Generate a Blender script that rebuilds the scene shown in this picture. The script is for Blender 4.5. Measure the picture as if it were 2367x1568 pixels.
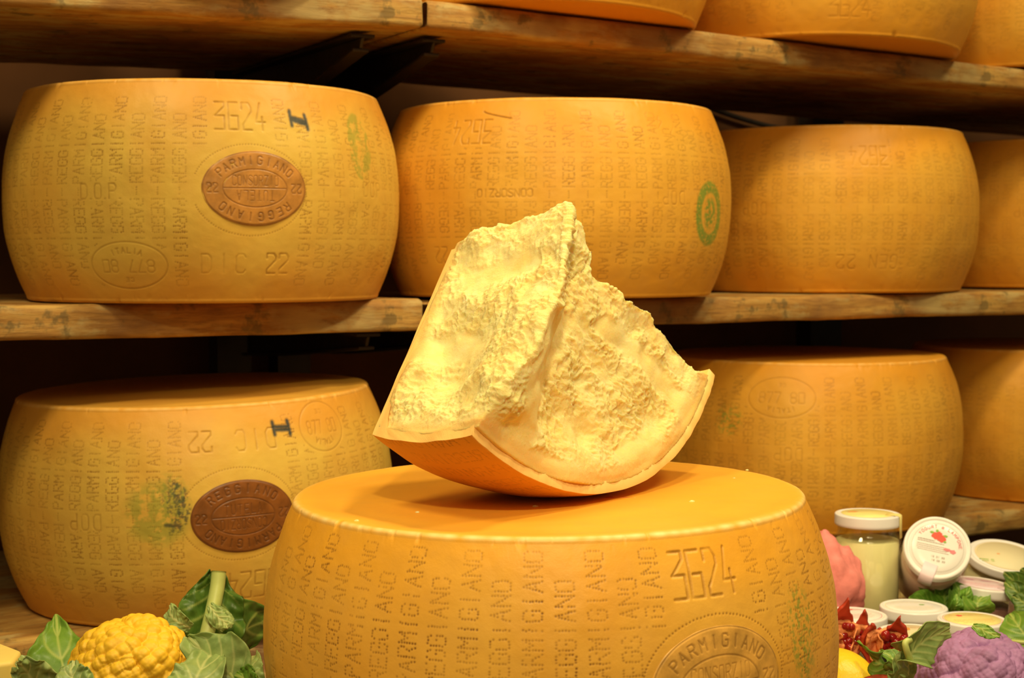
import bpy, math, random
import numpy as np
from mathutils import Vector, Matrix
random.seed(7); RNG = np.random.RandomState(7)
for o in list(bpy.data.objects): bpy.data.objects.remove(o)
SC = bpy.context.scene; COL = SC.collection
PI = math.pi

# ------------------------------------------------------------------ camera, world, lamps, exposure
ZC = 1.35                                   # camera height above the floor, metres
FPX, CX, CY = 3500.0, 1183.5, 784.0         # focal length and centre in pixels of the 2367 px frame
PIT = math.atan(189 / 3500.0)
cam_d = bpy.data.cameras.new('camera'); cam = bpy.data.objects.new('camera', cam_d); COL.objects.link(cam)
cam.location = (0, 0, ZC); cam.rotation_euler = (PI / 2 - PIT, 0, 0)
cam_d.sensor_width = 36; cam_d.lens = FPX / 2367 * 36; cam_d.clip_start = 0.05
cam_d.dof.use_dof = True; cam_d.dof.focus_distance = 1.12; cam_d.dof.aperture_fstop = 14
SC.camera = cam
w = bpy.data.worlds.new('world'); SC.world = w; w.use_nodes = True
w.node_tree.nodes['Background'].inputs[0].default_value = (1.0, 0.74, 0.42, 1)
w.node_tree.nodes['Background'].inputs[1].default_value = 0.13
def area(name, loc, target, size, energy, color):
    d = bpy.data.lights.new(name, 'AREA'); d.shape = 'DISK'; d.size = size; d.energy = energy; d.color = color
    o = bpy.data.objects.new(name, d); COL.objects.link(o)
    o.location = (loc[0], loc[1], loc[2] + ZC)
    v = Vector((target[0], target[1], target[2])) - Vector(loc)
    o.rotation_euler = v.to_track_quat('-Z', 'Y').to_euler(); return o
WARM = (1.0, 0.80, 0.43)
area('shop_spot', (0.42, 1.32, 1.25), (0.12, 1.25, -0.2), 0.16, 11, WARM)
sd_ = bpy.data.lights.new('display_spot', 'SPOT'); sd_.energy = 66; sd_.color = (1.0, 0.81, 0.44); sd_.spot_size = math.radians(30); sd_.spot_blend = 0.8; sd_.shadow_soft_size = 0.05
so_ = bpy.data.objects.new('display_spot', sd_); COL.objects.link(so_); so_.location = (0.03, -0.30, 0.98 + ZC)
so_.rotation_euler = (Vector((0.05, 1.12, -0.02)) - Vector((0.03, -0.30, 0.98))).to_track_quat('-Z', 'Y').to_euler()
area('shop_lamp', (-0.6, 0.65, 1.35), (-0.3, 1.8, 0.0), 0.40, 14, WARM)
area('shop_lamp', (1.05, 1.0, 1.45), (0.6, 2.1, -0.1), 0.40, 15, WARM)
area('room_light', (0.2, -1.0, 1.5), (0.2, 1.6, -0.1), 1.3, 12, (1.0, 0.78, 0.42))
SC.view_settings.view_transform = 'Standard'; SC.view_settings.look = 'None'
SC.view_settings.gamma = 1.0; SC.view_settings.use_curve_mapping = False
SC.view_settings.exposure = 0.0
try:
    SC.cycles.max_bounces = 8; SC.cycles.transparent_max_bounces = 8; SC.cycles.use_denoising = True
except Exception: pass

# ------------------------------------------------------------------ helpers
def ray(px, py):
    x = (px - CX) / FPX; u = -(py - CY) / FPX
    return np.array([x, math.cos(PIT) + u * math.sin(PIT), -math.sin(PIT) + u * math.cos(PIT)])
def at(px, py, Y):
    d = ray(px, py); return d * (Y / d[1])
def link(o, parent=None):
    COL.objects.link(o)
    if parent is not None: o.parent = parent
    return o
def tag(o, label=None, cat=None, group=None, kind=None):
    if label: o['label'] = label
    if cat: o['category'] = cat
    if group: o['group'] = group
    if kind: o['kind'] = kind
    return o
def place(o, loc, rot=(0, 0, 0)):
    o.location = (loc[0], loc[1], loc[2] + ZC); o.rotation_euler = rot; return o
def empty(name, loc, rot=(0, 0, 0)):
    o = bpy.data.objects.new(name, None); o.empty_display_size = 0.02; link(o); return place(o, loc, rot)
def npmesh(name, V, F, mat, parent=None, smooth=True, attrs=None):
    """V (n,3); F list of arrays (m,k) or list of tuples"""
    V = np.asarray(V, dtype=np.float32)
    if isinstance(F, np.ndarray): F = [F]
    if F and isinstance(F[0], (tuple, list)):
        me = bpy.data.meshes.new(name); me.from_pydata([tuple(map(float, v)) for v in V], [], F)
    else:
        me = bpy.data.meshes.new(name)
        loops = np.concatenate([f.ravel() for f in F]).astype(np.int32)
        tot = np.concatenate([np.full(len(f), f.shape[1]) for f in F]).astype(np.int32)
        st = np.concatenate([[0], np.cumsum(tot)[:-1]]).astype(np.int32)
        me.vertices.add(len(V)); me.vertices.foreach_set('co', V.ravel())
        me.loops.add(len(loops)); me.loops.foreach_set('vertex_index', loops)
        me.polygons.add(len(tot)); me.polygons.foreach_set('loop_start', st); me.polygons.foreach_set('loop_total', tot)
        me.update(calc_edges=True); me.validate()
    me.polygons.foreach_set('use_smooth', np.full(len(me.polygons), smooth))
    for k, a in (attrs or {}).items():
        at_ = me.attributes.new(k, 'FLOAT', 'POINT'); at_.data.foreach_set('value', np.asarray(a, dtype=np.float32))
    me.materials.append(mat)
    return link(bpy.data.objects.new(name, me), parent)
def gridfaces(nu, nv, wrap=False, flip=False, off=0):
    i = np.arange(nu if wrap else nu - 1); j = np.arange(nv - 1)
    I, J = np.meshgrid(i, j, indexing='ij'); I2 = (I + 1) % nu
    a = I * nv + J; b = I2 * nv + J; c = I2 * nv + J + 1; d = I * nv + J + 1
    f = np.stack([a, b, c, d], -1).reshape(-1, 4) + off
    return f[:, ::-1] if flip else f
def lathe(name, prof, mat, parent=None, n=48, smooth=True, bump=None):
    """prof: list of (r,z) bottom to top"""
    prof = np.array(prof, float); th = np.linspace(0, 2 * PI, n, endpoint=False)
    V = np.stack([prof[None, :, 0] * np.cos(th)[:, None], prof[None, :, 0] * np.sin(th)[:, None], prof[None, :, 1] + 0 * th[:, None]], -1).reshape(-1, 3)
    if bump is not None: V = bump(V)
    return npmesh(name, V, gridfaces(n, len(prof), wrap=True), mat, parent, smooth)
# vectorised gradient noise
_P = RNG.permutation(256); _P = np.concatenate([_P, _P, _P]); _G = RNG.normal(size=(256, 3)); _G /= np.linalg.norm(_G, axis=1)[:, None]
def pn(p):
    p = np.asarray(p, float); i = np.floor(p).astype(int); f = p - i; i &= 255
    u = f * f * f * (f * (f * 6 - 15) + 10); r = 0
    for dx in (0, 1):
        for dy in (0, 1):
            for dz in (0, 1):
                h = _P[_P[_P[i[..., 0] + dx] + (i[..., 1] + dy)  % 256] + (i[..., 2] + dz) % 256]
                g = _G[h]; d = (g[..., 0] * (f[..., 0] - dx) + g[..., 1] * (f[..., 1] - dy) + g[..., 2] * (f[..., 2] - dz))
                wx = u[..., 0] if dx else 1 - u[..., 0]; wy = u[..., 1] if dy else 1 - u[..., 1]; wz = u[..., 2] if dz else 1 - u[..., 2]
                r = r + d * wx * wy * wz
    return r * 1.5
def fbm(p, o=3, g=0.5):
    s = 0; a = 1.0
    for k in range(o): s = s + a * pn(np.asarray(p) * 2 ** k + 17.3 * k); a *= g
    return s
def sstep(a, b, x):
    t = np.clip((x - a) / (b - a), 0, 1); return t * t * (3 - 2 * t)

# ------------------------------------------------------------------ materials
class N:
    def __init__(s, name):
        s.m = bpy.data.materials.new(name); s.m.use_nodes = True; s.t = s.m.node_tree
        s.b = s.t.nodes['Principled BSDF']; s.c = s.t.nodes.new('ShaderNodeTexCoord')
    def n(s, ty, **k):
        x = s.t.nodes.new('ShaderNode' + ty)
        for a, v in k.items(): setattr(x, a, v)
        return x
    def l(s, a, b): s.t.links.new(a, b)
    def noise(s, scale, det=4, rough=0.55, vec=None, stretch=None):
        x = s.n('TexNoise'); x.inputs['Scale'].default_value = scale; x.inputs['Detail'].default_value = det; x.inputs['Roughness'].default_value = rough
        v = vec or s.c.outputs['Object']
        if stretch:
            mp = s.n('Mapping'); mp.inputs['Scale'].default_value = stretch; s.l(v, mp.inputs[0]); v = mp.outputs[0]
        s.l(v, x.inputs['Vector']); return x.outputs['Fac']
    def ramp(s, fac, stops):
        r = s.n('ValToRGB'); e = r.color_ramp.elements
        while len(e) < len(stops): e.new(0.5)
        for k, (p, c) in enumerate(stops): e[k].position = p; e[k].color = (*c, 1)
        s.l(fac, r.inputs[0]); return r.outputs[0]
    def mix(s, fac, a, b, blend='MIX'):
        x = s.n('Mix', data_type='RGBA', blend_type=blend)
        for sock, v in ((0, fac), (6, a), (7, b)):
            if isinstance(v, (int, float)): x.inputs[sock].default_value = v
            elif isinstance(v, tuple): x.inputs[sock].default_value = (*v, 1)
            else: s.l(v, x.inputs[sock])
        return x.outputs[2]
    def attr(s, name): return s.n('Attribute', attribute_name=name).outputs['Fac']
    def mul(s, a, b, op='MULTIPLY'):
        x = s.n('Math', operation=op)
        for k, v in enumerate((a, b)):
            if isinstance(v, (int, float)): x.inputs[k].default_value = v
            else: s.l(v, x.inputs[k])
        return x.outputs[0]
    def bump(s, h, strength, dist):
        x = s.n('Bump'); x.inputs['Strength'].default_value = strength; x.inputs['Distance'].default_value = dist
        s.l(h, x.inputs['Height']); s.l(x.outputs[0], s.b.inputs['Normal'])
    def col(s, c):
        if isinstance(c, tuple): s.b.inputs['Base Color'].default_value = (*c, 1)
        else: s.l(c, s.b.inputs['Base Color'])
    def set(s, **k):
        for a, v in k.items(): s.b.inputs[a.replace('_', ' ')].default_value = v
        return s.m
def plain(name, c, rough=0.5, var=0.12, scale=40, spec=0.5, sss=0, bump=0):
    m = N(name); f = m.noise(scale)
    m.col(m.ramp(f, [(0.3, tuple(x * (1 - var) for x in c)), (0.7, tuple(min(1, x * (1 + var)) for x in c))]))
    if bump: m.bump(m.noise(scale * 4), 0.5, bump)
    m.set(Roughness=rough)
    m.b.inputs['Specular IOR Level'].default_value = spec
    if sss: m.b.inputs['Subsurface Weight'].default_value = sss; m.b.inputs['Subsurface Radius'].default_value = (0.006, 0.004, 0.002)
    return m.m
def rind_mat(name, mid, rim, low=None):
    m = N(name)
    f1 = m.noise(9, 5, 0.6); f2 = m.noise(60, 5, 0.6)
    base = m.mix(m.attr('edge'), mid, rim)
    base = m.mix(m.mul(m.ramp(f1, [(0.42, (0, 0, 0)), (0.68, (1, 1, 1))]), 0.42), base, tuple(x * y for x, y in zip(rim, (0.9, 0.80, 0.7))))
    base = m.mix(m.mul(m.ramp(f2, [(0.45, (0, 0, 0)), (0.75, (1, 1, 1))]), 0.16), base, (0.62, 0.33, 0.09))
    wear = m.mix(m.attr('wear'), base, (0.93, 0.70, 0.27))
    c = m.mix(m.mul(m.attr('ink'), 0.85), wear, (0.27, 0.115, 0.018))
    c = m.mix(m.mul(m.attr('green'), 0.85), c, (0.16, 0.30, 0.04))
    c = m.mix(m.mul(m.attr('navy'), 0.93), c, (0.012, 0.035, 0.045))
    m.col(c); m.bump(m.noise(420, 4, 0.6), 0.22, 0.0006)
    m.set(Roughness=0.46); m.b.inputs['Specular IOR Level'].default_value = 0.35
    m.b.inputs['Subsurface Weight'].default_value = 0.0
    return m.m
R_YEL = rind_mat('rind_straw', (0.75, 0.50, 0.085), (0.74, 0.36, 0.045))
R_ORA = rind_mat('rind_amber', (0.80, 0.43, 0.052), (0.80, 0.36, 0.028))
R_GOLD = rind_mat('rind_gold', (0.85, 0.46, 0.062), (0.88, 0.42, 0.032))
def plate_mat(name, c):
    m = N(name); f = m.noise(55, 5, 0.6)
    b = m.ramp(f, [(0.35, tuple(x * 0.72 for x in c)), (0.65, tuple(min(1, x * 1.2) for x in c))])
    m.col(m.mix(m.mul(m.attr('ink'), 0.75), b, (0.12, 0.045, 0.012))); m.set(Roughness=0.4); return m.m
P_TAN = plate_mat('casein_tan', (0.55, 0.25, 0.05)); P_DARK = plate_mat('casein_brown', (0.25, 0.085, 0.015)); P_GOLD = plate_mat('casein_gold', (0.78, 0.42, 0.08))

def paste_mat():
    m = N('cheese_paste')
    c = m.ramp(m.noise(45, 6, 0.65), [(0.30, (0.97, 0.70, 0.24)), (0.52, (0.98, 0.78, 0.32)), (0.75, (0.99, 0.85, 0.42))])
    c = m.mix(m.attr('crust'), c, (0.88, 0.55, 0.17))
    m.col(c)
    h = m.mul(m.mul(m.noise(520, 5, 0.7), m.attr('crumb')), 1.0)
    m.bump(h, 0.9, 0.0016); m.set(Roughness=0.62); m.b.inputs['Specular IOR Level'].default_value = 0.25
    m.b.inputs['Subsurface Weight'].default_value = 0.6; m.b.inputs['Subsurface Radius'].default_value = (0.009, 0.004, 0.0012); m.b.inputs['Subsurface Scale'].default_value = 1.0
    return m.m
PASTE = paste_mat()
def rindcut_mat():
    m = N('cut_rind')
    side = m.mix(m.attr('outer'), (0.92, 0.58, 0.185), (0.80, 0.36, 0.035))
    side = m.mix(m.mul(m.ramp(m.noise(35, 5), [(0.4, (0, 0, 0)), (0.7, (1, 1, 1))]), 0.25), side, (0.72, 0.33, 0.05))
    m.col(m.mix(m.mul(m.attr('ink'), 0.8), side, (0.20, 0.08, 0.015)))
    m.bump(m.noise(500, 4, 0.6), 0.25, 0.0006); m.set(Roughness=0.5); m.b.inputs['Specular IOR Level'].default_value = 0.3
    return m.m
RINDCUT = rindcut_mat()
def wood_mat(name, a, b, c, dark):
    m = N(name)
    g = m.noise(6, 6, 0.6, stretch=(1.6, 14, 14)); g2 = m.noise(30, 5, 0.7, stretch=(1, 9, 9)); bl = m.noise(11, 6, 0.65, stretch=(1, 2.2, 2.2))
    col = m.ramp(g, [(0.32, a), (0.5, b), (0.68, c)])
    col = m.mix(m.mul(m.ramp(g2, [(0.50, (0, 0, 0)), (0.62, (1, 1, 1))]), 0.45), col, dark)
    col = m.mix(m.mul(m.ramp(bl, [(0.48, (0, 0, 0)), (0.58, (1, 1, 1))]), 0.75), col, (0.52, 0.40, 0.16))
    col = m.mix(m.mul(m.ramp(m.noise(5, 4, 0.6), [(0.49, (0, 0, 0)), (0.60, (1, 1, 1))]), 0.65), col, (0.22, 0.10, 0.03))
    col = m.mix(m.mul(m.ramp(m.noise(26, 4, 0.7), [(0.57, (0, 0, 0)), (0.64, (1, 1, 1))]), 0.65), col, (0.12, 0.09, 0.03))
    m.col(col); m.bump(g2, 0.5, 0.002); m.set(Roughness=0.7); return m.m
WOOD = wood_mat('aged_shelf_wood', (0.30, 0.14, 0.025), (0.46, 0.24, 0.05), (0.58, 0.36, 0.09), (0.15, 0.065, 0.015))
COUNTER = wood_mat('counter_wood', (0.10, 0.05, 0.02), (0.14, 0.07, 0.03), (0.18, 0.09, 0.04), (0.05, 0.02, 0.01))
STEEL = plain('black_steel', (0.022, 0.016, 0.011), 0.55, 0.3, 60)
WALL = plain('dark_brown_wall', (0.13, 0.05, 0.012), 0.9, 0.25, 5, bump=0.002)
FLOOR = plain('floor_tile', (0.22, 0.15, 0.09), 0.6, 0.2, 6)
WHITE = plain('white_lid', (0.86, 0.85, 0.86), 0.28, 0.03, 20)
GREYPR = plain('grey_print', (0.42, 0.36, 0.33), 0.6, 0.1); PINKPR = plain('pink_print', (0.85, 0.25, 0.30), 0.6, 0.1)
REDPR = plain('red_print', (0.85, 0.10, 0.06), 0.6, 0.15); GREENPR = plain('green_print', (0.25, 0.50, 0.08), 0.6, 0.15)
ORPR = plain('orange_print', (0.90, 0.35, 0.08), 0.6, 0.15); YELPR = plain('yellow_print', (0.93, 0.80, 0.30), 0.5, 0.08); PALEPR = plain('pale_print', (0.90, 0.78, 0.50), 0.5, 0.08)
PURPR = plain('purple_print', (0.55, 0.25, 0.45), 0.6, 0.15); LILPR = plain('lilac_paper', (0.88, 0.72, 0.84), 0.5, 0.05)

# ------------------------------------------------------------------ stroke font (4 wide x 6 tall)
G = {
 'P': [[(0,0),(0,6),(3,6),(4,5),(4,4),(3,3),(0,3)]], 'A': [[(0,0),(2,6),(4,0)],[(.8,2.2),(3.2,2.2)]],
 'R': [[(0,0),(0,6),(3,6),(4,5),(4,4),(3,3),(0,3)],[(2,3),(4,0)]], 'M': [[(0,0),(0,6),(2,3),(4,6),(4,0)]],
 'I': [[(2,0),(2,6)]], 'G': [[(4,5),(3.2,6),(.8,6),(0,5),(0,1),(.8,0),(3.2,0),(4,1),(4,3),(2.4,3)]],
 'N': [[(0,0),(0,6),(4,0),(4,6)]], 'O': [[(.8,0),(0,1),(0,5),(.8,6),(3.2,6),(4,5),(4,1),(3.2,0),(.8,0)]],
 'E': [[(4,6),(0,6),(0,0),(4,0)],[(0,3),(3,3)]], 'D': [[(0,0),(0,6),(2.8,6),(4,4.8),(4,1.2),(2.8,0),(0,0)]],
 'C': [[(4,5),(3.2,6),(.8,6),(0,5),(0,1),(.8,0),(3.2,0),(4,1)]], 'S': [[(4,5.3),(3,6),(1,6),(0,5),(0,4),(4,2),(4,1),(3,0),(1,0),(0,.7)]],
 'Z': [[(0,6),(4,6),(0,0),(4,0)]], 'T': [[(0,6),(4,6)],[(2,6),(2,0)]], 'U': [[(0,6),(0,1),(1,0),(3,0),(4,1),(4,6)]],
 'L': [[(0,6),(0,0),(4,0)]], 'Y': [[(0,6),(2,3),(4,6)],[(2,3),(2,0)]], '-': [[(1,3),(3,3)]], '.': [[(1.6,0),(2.2,0)]],
 'e': [[(0,2),(4,2),(4,3),(3,4),(1,4),(0,3),(0,1),(1,0),(4,0)]],
 '0': [[(0,0),(0,6),(4,6),(4,0),(0,0)]], '1': [[(1,5),(2,6),(2,0)]],
 '2': [[(0,4.6),(0,6),(3,6),(4,5),(4,4),(.3,1.2),(.3,0),(4,0)]], '3': [[(0,6),(4,6),(4,5),(.2,3),(4,3),(4,0),(0,0)]],
 '4': [[(2.2,6),(0,1.8),(4,1.8)],[(2.8,3),(2.8,0)]], '6': [[(4,6),(0,6),(0,0),(4,0),(4,3),(1.2,3)]],
 '7': [[(0,6),(4,6),(1.4,0)]], '8': [[(.5,3),(0,4),(0,5),(1,6),(3,6),(4,5),(4,4),(3.5,3),(.5,3),(0,2),(0,1),(1,0),(3,0),(4,1),(4,2),(3.5,3)]],
 '5': [[(4,6),(0,6),(0,3.4),(3,3.4),(4,2.6),(4,1),(3,0),(0,0)]],
}
def resample(pl, step):
    out = []
    for a, b in zip(pl[:-1], pl[1:]):
        a = np.array(a, float); b = np.array(b, float); n = max(1, int(round(np.linalg.norm(b - a) / step)))
        for k in range(n): out.append(a + (b - a) * k / n)
    out.append(np.array(pl[-1], float)); return np.array(out)
def glyph_pts(ch, gw, gh, step):
    o = []
    for pl in G.get(ch, []):
        q = np.array(pl, float) * (gw / 4, gh / 6) - (gw / 2, gh / 2); o.append(resample(q, step))
    return o
def rot2(p, deg):
    a = math.radians(deg); return p @ np.array([[math.cos(a), math.sin(a)], [-math.sin(a), math.cos(a)]])
def text_pts(txt, c, gw, gh, adv, deg, step):
    """points (u,v) in mm for a line of text centred on c, turned by deg"""
    out = []; x0 = -(len(txt) - 1) * adv / 2
    for k, ch in enumerate(txt):
        for q in glyph_pts(ch, gw, gh, step): out.append(rot2(q + (x0 + k * adv, 0), deg) + c)
    return np.concatenate(out) if out else np.zeros((0, 2))
def arc_text(txt, c, a, b, gw, gh, a0, a1, step, inward=False):
    out = []
    for k, ch in enumerate(txt):
        t = math.radians(a0 + (a1 - a0) * k / max(1, len(txt) - 1))
        p = np.array([a * math.cos(t), b * math.sin(t)]); nrm = math.degrees(math.atan2(a * math.sin(t), b * math.cos(t)))
        for q in glyph_pts(ch, gw, gh, step): out.append(rot2(q, nrm - 90 + (180 if inward else 0)) + p + c)
    return np.concatenate(out)

# ------------------------------------------------------------------ the cheese wheels
R0, RB, HW = 0.194, 0.22, 0.2275
RES = 0.35  # raster, mm per cell
class Marks:
    def __init__(s, H, U=330):
        s.U = U; s.H = H * 1000; s.nu = int(2 * U / RES) + 1; s.nv = int(s.H / RES) + 1
        s.ch = {k: np.zeros((s.nu, s.nv), np.float32) for k in ('ink', 'height', 'green', 'navy')}
        s.u, s.v = np.meshgrid(np.arange(s.nu) * RES - U, np.arange(s.nv) * RES, indexing='ij')
    def stamp(s, pts, rad, ink=1.0, depth=0.5, jit=0.0, chan='ink', fade=None):
        if len(pts) == 0: return
        pts = np.array(pts) + RNG.normal(size=(len(pts), 2)) * jit
        st = np.ones(len(pts)) if fade is None else fade(pts)
        x = (pts[:, 0] + s.U) / RES; y = pts[:, 1] / RES; k = int(math.ceil(rad * 1.6 / RES))
        ix = np.round(x).astype(int); iy = np.round(y).astype(int)
        for dx in range(-k, k + 1):
            for dy in range(-k, k + 1):
                X = ix + dx; Y = iy + dy; ok = (X >= 0) & (X < s.nu) & (Y >= 0) & (Y < s.nv)
                d = np.hypot(X - x, Y - y) * RES / rad; val = np.clip(1.35 - d, 0, 1) * st
                np.maximum.at(s.ch[chan], (X[ok], Y[ok]), (val * ink)[ok])
                if depth: np.minimum.at(s.ch['height'], (X[ok], Y[ok]), (-val * depth)[ok])
    def columns(s, us, par0=0, clear=(), strength=1.0, mid=None, dot=0.80, only=None, fadev=None):
        """us: column centres in mm; alternate words; clear: list of (u0,u1,v0,v1) or ('e',cu,cv,a,b)"""
        mid = s.H / 2 if mid is None else mid
        for k, u in enumerate(us):
            par = (par0 + k) % 2; up, lo = (('PARMIGIANO', 'REGGIANO'), ('REGGIANO', 'PARMIGIANO'))[par]
            adv = 8.9; pts = []
            for word, sg in ((up, 1), (lo, -1)):
                L = len(word) * adv
                c = mid + sg * (7 + L / 2)
                pts.append(text_pts(word, (u, c), 6.2, 12.6, adv, 90 if sg > 0 else -90, 2.05))
            pts.append(np.stack([np.full(4, u), mid + np.linspace(-3.5, 3.5, 4)], 1))
            p = np.concatenate(pts)
            keep = np.ones(len(p), bool)
            for c in clear:
                if c[0] == 'e': keep &= ((p[:, 0] - c[1]) / c[3]) ** 2 + ((p[:, 1] - c[2]) / c[4]) ** 2 > 1
                else: keep &= ~((p[:, 0] > c[0]) & (p[:, 0] < c[1]) & (p[:, 1] > c[2]) & (p[:, 1] < c[3]))
            if only: keep &= (p[:, 1] > only[0]) & (p[:, 1] < only[1])
            keep &= (p[:, 1] > 9) & (p[:, 1] < s.H - 9)
            keep &= RNG.rand(len(p)) > 0.05
            p = p[keep]
            if len(p) == 0: continue
            fd = 0.62 + 0.9 * pn(np.stack([p[:, 0] / 34, p[:, 1] / 34, np.full(len(p), 3.3)], 1))
            edge = sstep(0, 34, np.minimum(p[:, 1], s.H - p[:, 1])) * 0.5 + 0.5
            fd = np.clip(fd, 0.6, 1.1) * edge * (0.75 + 0.5 * RNG.rand(len(p)))
            s.stamp(p, dot, 1.1 * strength, 0.34 * strength, 0.14, fade=lambda q, f=fd: f)
    def solid(s, txt, c, gw, gh, adv, deg, w=0.9, ink=0.6, depth=0.7):
        p = text_pts(txt, c, gw, gh, adv, deg, 0.4)
        fd = np.clip(0.8 + 0.7 * pn(np.stack([p[:, 0] / 9, p[:, 1] / 9, np.full(len(p), 7.1)], 1)), 0.35, 1)
        s.stamp(p, w, ink, depth, 0.05, fade=lambda q: fd)
    def ellipse(s, c, a, b, w=0.6, ink=0.5, depth=0.4, step=0.4, a0=0, a1=360, jit=0.03):
        n = int(PI * (a + b) * (a1 - a0) / 360 / step); t = np.radians(np.linspace(a0, a1, n))
        s.stamp(np.stack([c[0] + a * np.cos(t), c[1] + b * np.sin(t)], 1), w, ink, depth, jit)
    def italia(s, c, a, b, flip):
        d = 180 if flip else 0; sg = -1 if flip else 1
        s.ellipse(c, a, b, 0.7, 0.45, 0.5)
        s.stamp(arc_text('ITALIA', c, a * .64 * sg, b * .64 * sg, 3.6, 5.4, 124, 56, 0.4), 0.6, 0.55, 0.5)
        if flip: s.solid('877 80', c, a * .17, b * .52, a * .235, 0, 0.7, 0.55, 0.5)
        else: s.solid('877 80', (c[0], c[1] - 1), a * .17, b * .52, a * .235, 180, 0.7, 0.55, 0.5)
        s.solid('CE', (c[0], c[1] - sg * b * .62), 3, 4, 5.5, 180, 0.55, 0.45, 0.4)
    def sealring(s, c, a, b, a0=0, a1=360):
        s.ellipse(c, a, b, 0.75, 0.9, 0.4, 2.7, a0, a1, 0.1)
    def blob(s, c, a, b, chan='green', amt=0.7, scale=9, thr=0.0, ring=None, cut=None):
        du = (s.u - c[0]) / a; dv = (s.v - c[1]) / b; d = np.hypot(du, dv)
        m = d < 1.4
        p = np.stack([s.u[m] / scale, s.v[m] / scale, np.full(m.sum(), c[0])], 1)
        val = sstep(thr - 0.25, thr + 0.35, fbm(p, 4, 0.65))
        dd = d[m]
        if ring is not None: val = val * (1 - sstep(ring[1], ring[1] + .12, np.abs(dd - ring[0])))
        else: val = val * (1 - sstep(0.55, 1.0, dd))
        if cut is not None: val = val * sstep(cut[0], cut[1], du[m])
        s.ch[chan][m] = np.maximum(s.ch[chan][m], val * amt)
    def sample(s, chan, u, v):
        x = np.clip((u + s.U) / RES, 0, s.nu - 1.001); y = np.clip(v / RES, 0, s.nv - 1.001)
        i = x.astype(int); j = y.astype(int); fx = x - i; fy = y - j; A = s.ch[chan]
        r = A[i, j] * (1 - fx) * (1 - fy) + A[i + 1, j] * fx * (1 - fy) + A[i, j + 1] * (1 - fx) * fy + A[i + 1, j + 1] * fx * fy
        return np.where(np.abs(u) < s.U - 1, r, 0)
def rprof(z, H): return R0 + (RB - R0) * (1 - np.abs(2 * z / H - 1) ** 2.2)
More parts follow.
